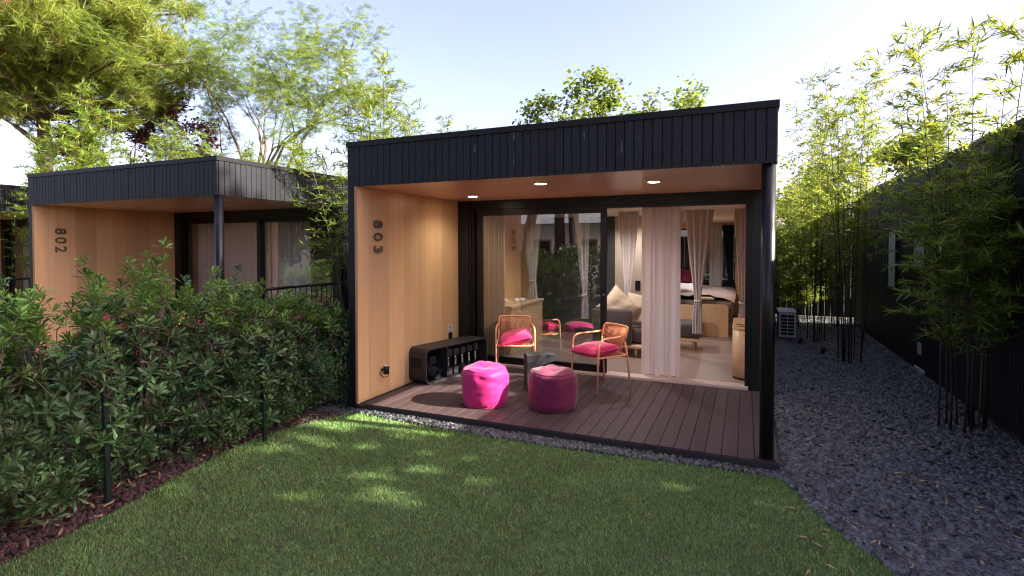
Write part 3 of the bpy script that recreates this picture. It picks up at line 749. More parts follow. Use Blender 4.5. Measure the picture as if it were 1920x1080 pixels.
MB().box(.405, .427, .012, BD - .021, .0225, BH - .0225).build("divider", gymm, bench)
MB().box(-.0025, .01, .07, .27, .20, .33).build("hand_slot_shade", voidm, bench)  # no hole is cut: dark box with the recess's shade in its colour
pl = MB().box(.0225, .0245, .03, .062, .15, .34).build("brand_plate", gymedge, bench)
tx = link("lettering", text_mesh("TECHNOGYM", .034, .0006, "lettering"), whitepaint, pl, loc=(.0252, .046, .245))
tx.rotation_euler = Matrix(((0, 0, 1), (0, -1, 0), (1, 0, 0))).to_euler()
def on_bench(x, y, z): return tuple(Matrix.Rotation(math.pi / 2 - BR, 3, 'Z') @ Vector((x, y, z)) + Vector((.425, .945, Z)))
# rolled mat
mb = MB(); sp = [((.085 - .0008 * i) * math.cos(i * .28), (.085 - .0008 * i) * math.sin(i * .28)) for i in range(56)]
sp2 = [(x * (1 - .006 / max(.01, math.hypot(x, y))), y * (1 - .006 / max(.01, math.hypot(x, y)))) for x, y in sp]
mb.prism(sp + sp2[::-1], 0, .24, 'y')
tag(mb.build("exercise_mat", rubberm, loc=on_bench(.235, .03, .11), rot=(0, 0, math.pi / 2 - BR)), "rolled grey exercise mat in the first compartment of the bench", "mat")
tag(MB().cbox(-.055, .055, -.06, .06, 0, .09, .006).build("storage_box", gymedge, loc=on_bench(.33, .25, .205), rot=(0, 0, math.pi / 2 - BR)), "small grey box above the rolled mat in the bench", "box")
MB().box(.0225, .4045, .15, BD - .021, .195, .204).build("shelf", gymm, bench)
def dumbbell(x, k, where):
    d = empty("dumbbell", on_bench(x, .10, .024), math.pi / 2 - BR + R(30)); tag(d, "chrome handled dumbbell with black hexagonal heads, " + where, "dumbbell", "dumbbells in the equipment bench")
    s = 1 - .055 * k; hd = lambda z0, z1: MB().lathe([(.052 * s, z0), (.06 * s, z0 + .012), (.06 * s, z1 - .012), (.052 * s, z1)], 6)
    for zz in ((0, .095), (.255, .35)):
        o = hd(*zz).build("head", rubberm, d)
        for p_ in o.data.polygons: p_.use_smooth = False
    MB().lathe([(.013, .095), (.017, .13), (.019, .175), (.017, .22), (.013, .255)], 14).build("handle", chromem, d)
for k, wh in enumerate(("first from the rolled mat", "second from the rolled mat", "third from the rolled mat", "fourth from the rolled mat", "farthest from the rolled mat, by the glass")):
    dumbbell(.515 + .142 * k, k, wh)

# the same set on 802 (seen through the hedge) and 801
def mirror_set(dx, words):
    for o, off, lab, grp in ((ch1, (-.655, -1.04), "coral cord chair beside the number wall of " + words, None), (ch2, (-.055, -.6), "coral cord chair in the middle of the terrace of " + words, None),
                             (pf1, (.605, -.11), "bright pink pouf behind the tall shrubs on the terrace of " + words, None), (pf2, (1.455, -.38), "darker pink pouf by the corner column of " + words, None)):
        c = copy_tree(o); c.location = (o.location.x + dx + off[0], o.location.y + off[1], o.location.z); c["label"] = lab
    for o, base, off, lab in ((cu1, ch1, (-.655, -1.04), "pink cushion on the chair near the number wall of " + words), (cu2, ch2, (-.055, -.6), "pink cushion on the chair in the middle of the terrace of " + words)):
        c = copy_tree(o); c.location = (o.location.x + dx + off[0], o.location.y + off[1], o.location.z); c["label"] = lab
mirror_set(-PER, "cabin 802")
o = copy_tree(pf1); o.location = (1.9 - 2 * PER + 1.9, 1.3, Z); o["label"] = "pink pouf behind the railing of the farthest cabin"

# ------------------------------------------------------------------ curtains
def curtain(label, x0, x1, y, z0, z1, mat, folds, amp=.035, tie=None, seed=0, group=None, name="curtain", skew=0):
    """tie = (z, x centre, width): gathered at that height"""
    rr = random.Random(seed); ph = [rr.uniform(0, 6.28) for _ in range(4)]
    xc, w0 = (x0 + x1) / 2, x1 - x0
    def fn(u, v):
        z = z1 + (z0 - z1) * v
        if tie:
            tz, tx_, tw = tie
            if z >= tz: t = (z1 - z) / (z1 - tz); e = t ** 1.15; cx = xc + (tx_ - xc) * t; ww = w0 + (tw - w0) * e
            else: t = (tz - z) / max(.01, tz - z0); cx = tx_; ww = tw * (1 + .75 * min(1, t * 2.2))
        else: cx = xc + skew * v; ww = w0
        a = u * folds * 2 * math.pi
        sh = math.sin(a + ph[0] + .5 * math.sin(a * .37 + ph[1])) + .35 * math.sin(a * 2.3 + ph[2] + v * 1.1)
        am = amp * (.6 + .4 * v) * (1 if not tie else (.55 + .6 * ww / w0))
        return (cx + (u - .5) * ww + .012 * math.sin(a * .5 + ph[3]), y + am * sh + .01 * math.sin(v * 3 + u * 5), z + (.006 * math.sin(a + ph[0]) if v > .99 else 0))
    o = MB().grid(fn, folds * 10, 26 if tie else 14).build(name, mat)
    # heading and hem tape
    MB().grid(lambda u, v: Vector(fn(u, v * .0015)) + Vector((0, -.004, .0 - v * .04)), folds * 10, 1).build("heading", mat, o)
    if tie:
        tz, tx_, tw = tie
        MB().tube([(tx_ + tw * .56 * math.cos(t), y + .055 * math.sin(t), tz + .012 * math.sin(t)) for t in np.linspace(0, 6.283, 17)[:-1]], .013, 6, closed=True).build("tie_band", mat, o)
    return tag(o, label, "curtain", group)
CG = "curtains of the open cabin"
ZF = .125
curtain("wide oat linen curtain hanging full length in the open doorway", 2.86, 3.37, D + .20, ZD + .035, 2.452, curtm, 6, .026, seed=3, group=CG)
curtain("cream sheer curtain hanging straight behind the fixed glass pane", .44, .80, D + .24, ZF, 2.45, sheerm, 8, .03, seed=5, group=CG)
TZ = 2.45
curtain("taupe curtain tied back in front of the charcoal partition beside the sofa", 2.15, 2.52, 4.25, .80, TZ, taupec, 7, .034, (1.02, 2.32, .085), 7, CG)
curtain("taupe curtain tied back in the middle of the doorway view, before the bed", 3.25, 3.70, 4.3, .45, TZ, taupec, 8, .036, (.985, 3.45, .085), 9, CG)
curtain("taupe curtain tied back against the side wall, beside the round-ended cabinet", 3.97, 4.17, 4.3, .40, TZ, taupec, 5, .03, (.98, 4.105, .07), 12, CG)
curtain("taupe curtain edge showing just past the wide doorway curtain", 2.75, 3.24, 4.34, .45, TZ, taupec, 7, .034, (.99, 2.93, .085), 15, CG)
curtain("taupe curtain tied back behind the glass pane, next to the sheer", .36, .78, 4.25, .45, TZ, taupec, 6, .034, (1.25, .60, .10), 19, CG)
curtain("slim taupe curtain tied back behind the glass pane, next to the door stile", 1.38, 1.68, 4.25, .60, TZ, taupec, 5, .03, (1.02, 1.57, .075), 23, CG)
curtain("pale sheer curtain at the rear window above the bed", 3.32, 3.62, LEN - .24, .80, 2.40, sheetm, 6, .025, seed=31, group=CG)
curtain("dark navy blackout curtain bunched at the rounded corner of the rear window", 3.60, 3.90, LEN - .27, .80, 2.40, navyc, 5, .025, (1.0, 3.82, .14), 33, CG)
curtain("closed oat curtain covering the whole glass front of cabin 802 beside its number wall", -PER + .42, -PER + 2.36, D + .30, ZF, 2.45, curtm, 13, .05, seed=41)
curtain("closed oat curtain half covering the glass front of cabin 802 near its railing", -PER + 2.40, -PER + 3.35, D + .32, ZF, 2.45, curtm, 7, .05, seed=43)
curtain("closed curtain behind the glass of the farthest cabin", -2 * PER + .42, -2 * PER + 3.9, D + .30, ZF, 2.45, curtm, 26, .03, seed=47)

# ------------------------------------------------------------------ inside cabin 803
lamps = []
for (x, y) in ((2.37, 3.25), (3.4, 7.4), (1.2, 3.2), (2.2, 5.0)):  # first downlight is known; the other three are added to brighten the room
    r_ = MB().lathe([(.045, 0), (.045, .004), (.058, .004), (.058, -.004), (.045, -.004)], 20, cap=False).build("downlight", white, c803, loc=(x, y, 2.4535))
    MB().lathe([(.043, 0), (.043, .003)], 20).build("lamp_disc", lampm, r_, loc=(0, 0, -.003))
    ld = bpy.data.lights.new("downlight_glow", 'SPOT'); ld.energy = 26; ld.spot_size = R(150); ld.spot_blend = .8; ld.color = (1, .93, .90); ld.shadow_soft_size = .05
    lo = bpy.data.objects.new("downlight_glow", ld); COL.objects.link(lo); lo.location = (x, y, 2.43)
MB().box(WT + .021, 1.80, 5.60, 5.66, .1185, 2.4535).build("partition_wall", charwall, c803)
MB().box(1.805, 2.56, 5.60, 5.66, .1185, 2.4535).build("partition_wall", puttym, c803)
MB().cbox(2.20, 2.30, 5.585, 5.599, 1.02, 1.20, .004, 'z').build("socket_plate", blackm, c803)
for (x, y) in ((.72, 1.68), (2.09, .66), (3.25, 1.0)):          # the lit downlights of the terrace
    ld = bpy.data.lights.new("downlight_glow", 'SPOT'); ld.energy = 10.5; ld.spot_size = R(150); ld.spot_blend = 1.0; ld.color = (1, .86, .70); ld.shadow_soft_size = .06
    lo = bpy.data.objects.new("downlight_glow", ld); COL.objects.link(lo); lo.location = (x, y, ZS - .03)
# sofa
sf = empty("sofa", (1.72, 3.55, .1185)); tag(sf, "mauve grey sofa with oak base just inside the open doorway", "sofa")
def soft(x0, x1, y0, y1, z0, z1, r, name, mat, par):
    o = MB().box(x0, x1, y0, y1, z0, z1).build(name, mat, par); m = o.modifiers.new("round", 'BEVEL'); m.width = r; m.segments = 4
    for p_ in o.data.polygons: p_.use_smooth = True
    return o
soft(.18, .80, -.03, .12, .20, .755, .045, "armrest", sofam, sf)
soft(.20, 1.0, .125, .95, .22, .425, .05, "seat", sofam, sf)
soft(.18, .30, .125, 1.35, .22, .75, .045, "backrest", sofam, sf)
soft(.30, 1.0, .96, 1.35, .22, .425, .05, "seat", sofam, sf)
MB().cbox(.19, .98, .0, 1.3, .145, .195, .01, 'x').build("base_frame", oakm, sf)
for x, y in ((.86, .08), (.26, .08), (.86, 1.22), (.26, 1.22)):
    MB().lathe([(.014, 0), (.024, .145)], 12).build("leg", oakm, sf, loc=(x, y, 0))
ot = empty("ottoman", (3.12, 4.78, .1185)); tag(ot, "mauve grey ottoman with tapered oak legs in the middle of the cabin", "ottoman")
soft(-.42, .37, -.33, .33, .215, .455, .06, "seat", sofam, ot)
MB().cbox(-.40, .33, -.30, .30, .155, .213, .01, 'x').build("base_frame", oakm, ot)
for x, y in ((.25, -.2), (-.33, -.2), (.25, .22), (-.33, .22)): MB().lathe([(.014, 0), (.026, .155)], 12).build("leg", oakm, ot, loc=(x, y, 0))
pillow("pillow", .56, .54, .20, pillowm, "beige pillow leaning on the sofa arm, front one", "pillow", (2.26, 3.78, .86), (R(76), R(42), R(12)), "beige sofa pillows", 3)
pillow("pillow", .58, .56, .22, pillowm, "beige pillow slumped on the sofa behind the front one, beside the doorway curtain", "pillow", (2.62, 4.05, .80), (R(68), R(10), R(16)), "beige sofa pillows", 6)
# bed
bd = empty("bed", (3.2, 7.9, .1185)); tag(bd, "oak framed bed below the rear window with rumpled mauve bedding", "bed")
def panel_round(x0, x1, z1, y0, y1, rr_, nm, mat, side=1):
    pts = [(x0, 0), (x1, 0)] + [(x1 - rr_ + rr_ * math.cos(t), z1 - rr_ + rr_ * math.sin(t)) for t in np.linspace(0, math.pi / 2, 7)] + [(x0, z1)]
    return MB().prism(pts, y0, y1, 'y').build(nm, mat, bd)
panel_round(.185, .66, .615, -1.70, -1.655, .07, "footboard", oakm)
panel_round(-.62, .18, .615, -1.95, -1.905, .02, "footboard", oakm)
soft(-.60, .72, -1.64, 1.7, .25, .58, .07, "mattress", bedbase, bd)
def bedding(u, v):
    x = -.66 + 1.42 * u; y = -1.4 + 3.1 * v
    return (x, y, .66 + .10 * math.sin(u * math.pi) ** .6 * (1 + .6 * mnoise.noise((x * 2.4, y * 2.0, 1))) + .04 * mnoise.noise((x * 6, y * 6, 2)) - .30 * max(0, abs(2 * u - 1) - .9) * 8 * .12)
MB().grid(bedding, 30, 50).build("duvet", beddingm, bd)
MB().box(-.6, .7, -1.4, 1.68, .585, .655).build("blanket", beddingm, bd)
pillow("folded_towel", .34, .22, .07, pillowm, "folded cream towel lying on the foot end of the bed", "towel", (3.42, 6.50, .82), (0, 0, R(10)), None, 8)
pillow("pillow", .62, .42, .16, sheetm, "pale white pillow showing between the curtains on the bed", "pillow", (2.95, 7.5, .93), (R(20), 0, R(-20)), None, 9)
pillow("pillow", .50, .46, .17, pinkshaded, "raspberry pillow propped at the head of the bed beneath the rear window", "pillow", (2.86, 9.35, 1.08), (R(48), R(10), R(5)), None, 14)  # added where the rear window mirrors the pink poufs
# round-ended cabinet
cb = empty("cabinet", (4.10, 3.05, .1185)); tag(cb, "round-ended pale oak cabinet at the edge of the open doorway", "cabinet")
pts = [(.07, .75)] + [(-.10 + .0 - .0, .75)] + [(.075 - .175 * math.sin(t), -.20 - .175 * math.cos(t) + .0) for t in np.linspace(math.pi / 2, 0, 8)] + [(.075, -.375)]
MB().prism(pts, .03, .655, 'z', True).build("body", oakm, cb)
MB().prism([(x * .95, y * .99) for x, y in pts], 0, .03, 'z').build("plinth", voidm, cb)
MB().prism([(x - .006 if x < .06 else x, y - .006 if y < 0 else y) for x, y in pts], .656, .675, 'z').build("top", oakm, cb)
tag(MB().lathe([(.05, 0), (.062, .012), (.062, .02)], 18).build("tray", chromem, loc=(4.10, 2.92, .795)), "small steel tray on the round-ended cabinet", "tray")
# counter with cups behind the fixed pane
ct = empty("counter", (.42, 3.75, .1185)); tag(ct, "pale oak counter behind the fixed glass pane", "counter")
MB().cbox(-.27, .30, -.75, .75, .74, .785, .006, 'y').build("top", oakm, ct)
MB().box(-.26, .28, -.73, .73, 0, .739).build("body", oakm, ct)
for k, (x, y) in enumerate(((.46, 3.35), (.60, 3.50), (.66, 3.62))):
    cp_ = MB().lathe([(.026, 0), (.038, .02), (.042, .075), (.038, .075), (.034, .02), (.0, .012)], 18).build("cup", white, loc=(x, y, .905))
    MB().tube([(.040, 0, .06), (.062, 0, .055), (.062, 0, .03), (.038, 0, .024)], .004, 6).build("handle", white, cp_)
    tag(cp_, ["white cup on the oak counter nearest the sheer curtain", "white cup between two others on the oak counter", "white cup on the oak counter farthest from the sheer curtain"][k], "cup", "white cups on the counter")

# ------------------------------------------------------------------ vegetation
def bamboo(label, base, n, h, seed, spread=.28, lean=(0, 0), bare=.3, leaf=.10, dens=1.0, culm=culmm, rad=.011, blen=1.0, group=None, twig=True, gap=None):
    rr = random.Random(seed); rg = np.random.default_rng(seed)
    o = empty("bamboo", (base[0], base[1], 0)); tag(o, label, "bamboo", group)
    LP, LD, LS = [], [], []; tw = MB()
    for i in range(n):
        hh = rr.uniform(*h); a = rr.uniform(0, 6.283); s_ = spread * math.sqrt(rr.random())
        b = Vector((s_ * math.cos(a), s_ * math.sin(a), 0))
        ln = Vector((math.cos(a), math.sin(a), 0)) * rr.uniform(.02, .14) + Vector((lean[0], lean[1], 0)) * rr.uniform(.5, 1.2)
        def pos(t): return b + ln * (hh * (.25 * t + .75 * t * t)) + Vector((.02 * math.sin(t * 7 + i), .02 * math.cos(t * 6 + i), hh * t * (1 - .06 * t * t)))
        MB().tube([pos(t / 9) for t in range(10)], [rad * rr.uniform(.8, 1.1) * (1 - .85 * (t / 9) ** 1.3) for t in range(10)], 6).build("culm", culm if rr.random() < .9 else greenculm, o)
        nodes = int(hh * (1 - bare) / .13)
        for k in range(nodes):
            t = bare + (1 - bare) * (k + rr.random() * .6) / nodes
            p0 = pos(t)
            for q in range(2 if t < .9 else 3):
                if rr.random() > .86 * min(1, dens): continue
                az = rr.uniform(0, 6.283); L_ = blen * (.16 + .62 * (1 - t) ** .7 * min(1, (t - bare) * 4 + .35)) * rr.uniform(.6, 1.2)
                up = rr.uniform(.35, .95); d = Vector((math.cos(az), math.sin(az), up)).normalized()
                e = p0 + d * L_ + Vector((0, 0, -.22 * L_)); mid = p0 + d * L_ * .55
                if twig: tw.tube([p0, mid, e], [.0028, .0022, .0012], 3, cap=False)
                if gap and gap[0] < p0.z < gap[1] and rr.random() > gap[2]: continue
                m = max(2, int(L_ / .055 * max(1, dens)))
                for j in range(m):
                    u = (j + .6 + rr.random() * .5) / m; u = min(u, 1.02)
                    pp = p0.lerp(mid, u * 2) if u < .5 else mid.lerp(e, u * 2 - 1)
                    for z in range(rr.choice((2, 3, 3, 4))):
                        v = Vector((rr.gauss(0, .6), rr.gauss(0, .6), rr.gauss(-.12, .4))) + d * .7
                        LP.append(pp); LD.append(v); LS.append(leaf * rr.uniform(.6, 1.25))
    if twig: tw.build("branches", culm, o, kind="stuff")
    V, F = scatter(np.array(LP), np.array(LD), np.array(LS), T_BAMBOO, rg, rollspread=.9)
    link("foliage", raw_mesh("foliage", V, F), bambooleaf, o, kind="stuff")
    return o

BG = "bamboo clumps between cabins 803 and 804"
bamboo("tall bamboo nearest the camera against the dark side wall of cabin 804, leaning outward", (6.2, 1.85), 11, (2.7, 4.55), 21, .24, (-.02, -.05), .26, .125, 1.75, group=BG, blen=1.08, gap=(2.3, 3.75, .5))
bamboo("bamboo with bare dark canes in the middle of the slate strip", (5.62, 5.16), 10, (3.6, 5.2), 23, .24, (.0, -.0), .36, .13, 1.2, blen=.8, group=BG)
bamboo("slender bamboo beside the outdoor air conditioning unit", (5.36, 6.95), 9, (3.9, 5.2), 24, .24, (-.02, 0), .24, .13, 1.1, blen=.8, group=BG)
bamboo("bamboo at the far end of the slate strip before the rear fence, nearer cabin 803", (4.95, 9.2), 10, (2.8, 3.9), 25, .4, (0, 0), .12, .13, 1.5, group=BG)
bamboo("bamboo at the far end of the slate strip in the middle of the rear fence", (5.55, 10.3), 10, (2.8, 3.8), 26, .4, (0, 0), .12, .13, 1.5, group=BG)
bamboo("bamboo at the far end of the slate strip, nearer cabin 804", (6.12, 9.4), 6, (2.6, 3.4), 27, .2, (-.03, 0), .2, .13, 1.2, group=BG)
BL_ = "bamboo clumps between cabins 802 and 803"
bamboo("leafy bamboo in front of the glass of cabin 802, spilling past the post of 803", (-1.25, 1.75), 8, (2.9, 3.7), 31, .22, (-.05, -.02), .42, .12, .9, group=BL_, blen=1.2)
bamboo("tallest bamboo rising behind the top corner of cabin 803", (-1.02, 2.0), 9, (4.1, 5.25), 32, .2, (.0, .0), .35, .12, 1.7, group=BL_)
bamboo("short-tipped bamboo showing just above the roof of 803, right of the tallest one", (-.85, 3.35), 5, (3.6, 4.45), 33, .2, (.02, 0), .4, .09, .8, group=BL_)
bamboo("bamboo in the gap deeper behind, above the side of cabin 802", (-1.3, 4.0), 10, (3.6, 4.8), 34, .3, (-.03, 0), .3, .12, 1.2, group=BL_, gap=(2.2, 3.3, .2))
bamboo("bamboo at the back of the gap between 802 and 803", (-1.2, 6.6), 10, (3.8, 5.0), 35, .4, (0, 0), .3, .13, 1.4, group=BL_)
BF = "bamboo clumps between cabins 801 and 802"
bamboo("bushy bright bamboo rising over the roof of cabin 802 before the pine trunk", (-7.5, 1.1), 12, (3.9, 5.2), 41, .3, (.0, 0), .3, .13, 1.9, group=BF)
bamboo("bright bamboo above the roof of 802, behind the bushiest clump", (-7.3, 2.6), 10, (3.8, 4.8), 42, .35, (.02, 0), .3, .13, 1.7, group=BF)
bamboo("bamboo drooping beside the outer wall of 802", (-7.35, .55), 5, (2.6, 3.5), 43, .15, (.0, -.05), .35, .10, 1.0, group=BF, blen=.95)
bamboo("bamboo farther back between 801 and 802", (-7.6, 4.6), 10, (3.6, 4.8), 44, .5, (0, 0), .3, .13, 1.5, group=BF)
bamboo("bamboo at the rear end of the gap between 801 and 802", (-7.5, 7.5), 10, (4.0, 5.4), 45, .6, (0, 0), .2, .14, 1.5, group=BF)
bamboo("bamboo behind the farthest cabin, at the edge of the view", (-11.5, 10.6), 10, (4.4, 5.6), 46, 1.0, (0, 0), .2, .13, 1.2)

# --- shrubs of the hedge
def rosette(k, rg, L_=.098):
    P_ = np.zeros((k, 3)); t = np.linspace(0, 1, k); a = np.arange(k) * 2.4 + rg.uniform(0, 6)
    el = np.radians(12 + 62 * t) + rg.normal(0, .12, k)
    Dd = np.column_stack([np.cos(a) * np.cos(el), np.sin(a) * np.cos(el), np.sin(el)])
    P_[:, 2] = -.045 + .045 * t
    s = L_ * (1 - .35 * t) * rg.uniform(.8, 1.15, k)
    return scatter(P_, Dd, s, T_LEAF, rg, rollspread=.35)
rgx = np.random.default_rng(77)
ROS = [rosette(k, rgx) for k in (13, 11, 14, 12, 10, 13)]
ros_me = [raw_mesh("leaf_rosette", *r) for r in ROS]; ros_young = [raw_mesh("leaf_rosette", *r) for r in ROS[:4]]
for m_ in ros_me: m_.materials.append(shrubleaf)
for m_ in ros_young: m_.materials.append(younleaf)
def basis_from(d, a):
    d = Vector(d).normalized(); q = d.to_track_quat('Z', 'Y').to_matrix(); return q @ Matrix.Rotation(a, 3, 'Z')
def shrub(label, x, y, h, rx, ry, seed, nros=210, solo=60, group="shrubs of the hedge beside the lawn", bare=.05):
    rr = random.Random(seed); o = empty("shrub", (x, y, 0)); tag(o, label, "shrub", group)
    stems = []; st = MB()
    for i in range(rr.randint(5, 8)):
        a = rr.uniform(0, 6.283); e = Vector((rx * .62 * math.cos(a), ry * .62 * math.sin(a), h * rr.uniform(.62, .9)))
        b = Vector((rr.uniform(-.12, .12), rr.uniform(-.16, .16), 0)); c1 = Vector((e.x * .3, e.y * .3, e.z * .45)) + Vector((rr.uniform(-.06, .06), rr.uniform(-.06, .06), 0))
        pts = bez(b, c1, e, 8); stems.append(pts)
        r0 = rr.uniform(.008, .015); st.tube(pts, [r0 * (1 - .7 * k / 8) for k in range(9)], 6)
    st.build("stems", barkm, o)
    ros = []; tw = MB()
    for i in range(nros):
        while True:
            d = Vector((rr.gauss(0, 1), rr.gauss(0, 1), rr.gauss(.25, .9))).normalized()
            f = rr.random() ** .38
            p = Vector((d.x * rx * f, d.y * ry * f, h * .52 + d.z * h * .50 * f))
            lump = 1 + .28 * mnoise.noise((p.x * 2.3 + seed, p.y * 2.3, p.z * 2.3))
            p = Vector((p.x * lump, p.y * lump, p.z * (1 + .6 * (lump - 1))))
            if p.z > bare * h * rr.uniform(.6, 1.5) and p.z > .06: break
        dd = (d * .8 + Vector((0, 0, .75)) + Vector((rr.gauss(0, .3), rr.gauss(0, .3), rr.gauss(0, .2)))).normalized()
        near = min((q for s in stems for q in s[2:]), key=lambda q: (q - p).length_squared)
        tw.tube([near, near.lerp(p, .5) + Vector((0, 0, -.02)), p], [.0045, .0032, .0022], 3, cap=False)
        ros.append((p, dd, rr.uniform(0, 6.28), rr.uniform(.8, 1.2), rr.randrange(6)))
    for i in range(10):                                 # long new shoots above the mass
        a = rr.uniform(0, 6.283); p0 = Vector((rx * .5 * math.cos(a), ry * .5 * math.sin(a), h * .85)); p1 = p0 + Vector((rr.gauss(0, .07), rr.gauss(0, .07), h * rr.uniform(.10, .34)))
        tw.tube([p0 * .8, p0, p1], [.005, .004, .0025], 4, cap=False)
        for k in range(4): ros.append((p0.lerp(p1, .25 + k * .25), Vector((rr.gauss(0, .35), rr.gauss(0, .35), 1)), rr.uniform(0, 6), .95, rr.randrange(6)))
    for i in range(nros // 7):                          # low leaves towards the lawn
        p = Vector((rx * rr.uniform(.25, .72), ry * rr.uniform(-1, 1), rr.uniform(.10, .42))); near = min((q for s in stems for q in s[1:5]), key=lambda q: (q - p).length_squared)
        tw.tube([near, near.lerp(p, .5) + Vector((0, 0, -.02)), p], [.0045, .0032, .0022], 3, cap=False)
        ros.append((p, Vector((.7 + rr.gauss(0, .4), rr.gauss(0, .5), .5 + rr.gauss(0, .3))), rr.uniform(0, 6.28), rr.uniform(.75, 1.1), rr.randrange(6)))
    tw.build("twigs", barkm, o, kind="stuff")
    cpos = CAMP - Vector((x, y, 0))
    ros.sort(key=lambda r: (r[0] - cpos).length)
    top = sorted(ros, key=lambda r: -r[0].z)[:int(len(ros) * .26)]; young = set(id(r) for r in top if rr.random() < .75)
    solo_set = ros[:solo * 2:2] + [r for r in top if r not in ros[:solo * 2:2]][:20]
    ids = set(id(r) for r in solo_set)
    for r in solo_set:
        p, dd, a, s, k = r
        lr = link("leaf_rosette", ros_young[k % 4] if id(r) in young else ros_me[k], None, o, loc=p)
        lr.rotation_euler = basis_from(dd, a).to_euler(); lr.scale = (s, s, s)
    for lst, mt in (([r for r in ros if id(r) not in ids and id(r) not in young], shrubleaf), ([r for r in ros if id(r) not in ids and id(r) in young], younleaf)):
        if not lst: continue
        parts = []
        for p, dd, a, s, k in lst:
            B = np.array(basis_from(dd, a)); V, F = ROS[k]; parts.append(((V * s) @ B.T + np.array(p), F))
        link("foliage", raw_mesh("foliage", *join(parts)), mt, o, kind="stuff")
    return o
hs = [(-.50, -3.95, 1.45, .70, .52), (-.50, -3.25, 1.36, .66, .50), (-.58, -2.62, 1.42, .64, .48), (-.62, -2.05, 1.60, .58, .46), (-.54, -1.50, 1.40, .60, .44), (-.54, -.98, 1.32, .56, .44), (-.62, -.50, 1.25, .50, .40), (-.50, -.02, 1.12, .46, .36), (-.38, .30, 1.06, .36, .34), (-1.10, -1.75, 1.36, .5, .55), (-1.15, -.75, 1.22, .5, .55), (-1.2, -2.9, 1.4, .5, .6)]
hl = ["glossy shrub at the near end of the hedge, at the picture edge", "glossy shrub second from the near end, behind the lower left leaves", "dense shrub just before the nearer fence post", "tallest shrub of the hedge, its shoots standing before the wooden number wall of 802",
      "leafy shrub beyond the nearer fence post", "shrub with bare lower stems midway between the two fence posts", "shrub right behind the farther fence post", "low shrub beyond the farther fence post, before the slate gap", "smallest shrub beside the left post of cabin 803",
      "shrub behind the tallest one on the side of cabin 802", "rear shrub behind the farther fence post", "rear shrub behind the near end of the hedge"]
for i, ((x, y, h, rx, ry), lb) in enumerate(zip(hs, hl)):
    shrub(lb, x + (.07 if i < 9 else 0), y, h, rx, ry, 100 + i, (230 if i in (2, 3, 4) else 310) if i < 7 else 200, 80 if i < 9 else 20)
for i, (x, y, h, lb) in enumerate(((-7.3, -.7, 1.25, "shrub in the hedge between 801 and 802, near the outer wall of 802"), (-7.2, -1.6, 1.2, "shrub in the farther hedge, second from cabin 802"), (-7.2, -2.5, 1.25, "shrub in the farther hedge, third from cabin 802"))):
    shrub(lb, x, y, h, .5, .55, 130 + i, 130, 12, "shrubs of the farther hedge")

# --- trees
def limb(mb, rr, p, d, L_, r, depth, tips, droop=0.0, split=(2, 3), shrink=.68, wig=.16, ang=.55):
    pts = [p]; dd = d.copy(); n = 5
    for i in range(n):
        dd = (dd + Vector((rr.gauss(0, wig), rr.gauss(0, wig), rr.gauss(0, wig) + droop))).normalized(); pts.append(pts[-1] + dd * L_ / n)
    r1 = r * (.62 if depth else .3)
    mb.tube(pts, [r + (r1 - r) * i / n for i in range(n + 1)], 7 if r > .05 else 4, cap=False)
    if depth == 0:
        for q in pts[1:]: tips.append((q, dd)); 
        return
    if depth == 1:
        for q in pts[2:]: tips.append((q, dd))
    if depth == 2:
        for q in pts[3:]: tips.append((q, dd))
    for k in range(rr.randint(*split)):
        a = rr.uniform(0, 6.283); u = dd.orthogonal().normalized(); v = dd.cross(u)
        nd = (dd + (u * math.cos(a) + v * math.sin(a)) * rr.uniform(ang * .6, ang * 1.4)).normalized()
        limb(mb, rr, pts[-1] if k == 0 or rr.random() < .5 else pts[rr.randint(2, n)], nd, L_ * shrink * rr.uniform(.8, 1.2), r1 * rr.uniform(.65, .95), depth - 1, tips, droop, split, shrink, wig, ang)

def leaf_tree(name, label, base, trunk_h, r, L_, depth, leafmat, tmpl, per, size, seed, spread=.35, dirs=None, split=(2, 3), droop=0.0, group=None, bark=barkm, shrink=.70, ang=.55, flat=.5, jit=.18):
    rr = random.Random(seed); rg = np.random.default_rng(seed)
    o = empty(name, (base[0], base[1], 0)); tag(o, label, "tree", group)
    mb = MB(); tips = []
    top = Vector((rr.gauss(0, .1), rr.gauss(0, .1), trunk_h)); mb.tube([(0, 0, -.1), top * .5 + Vector((.05, 0, 0)), top], [r * 1.15, r, r * .85], 10, cap=False)
    mb.build("trunk", bark, o); mb = MB()
    for d in (dirs or [(.5, .2, .9), (-.5, .1, .9), (.1, -.5, .9), (0, .4, 1)]):
        limb(mb, rr, top - Vector((0, 0, .15)), Vector(d).normalized(), L_ * rr.uniform(.85, 1.15), r * .55, depth, tips, droop, split, shrink, .14, ang)
    mb.build("limbs", bark, o)
    P_, D_ = [], []
    for q, d in tips:
        for k in range(per):
            P_.append(q + Vector((rr.gauss(0, jit), rr.gauss(0, jit), rr.gauss(0, jit * .7)))); D_.append(Vector((rr.gauss(0, 1), rr.gauss(0, 1), rr.gauss(-.1, flat))))
    n = len(P_)
    V, F = scatter(np.array(P_), np.array(D_), size * rg.uniform(.65, 1.25, n), tmpl, rg, rollspread=.8)
    link("crown", raw_mesh("crown", V, F), leafmat, o, kind="stuff")
    return o

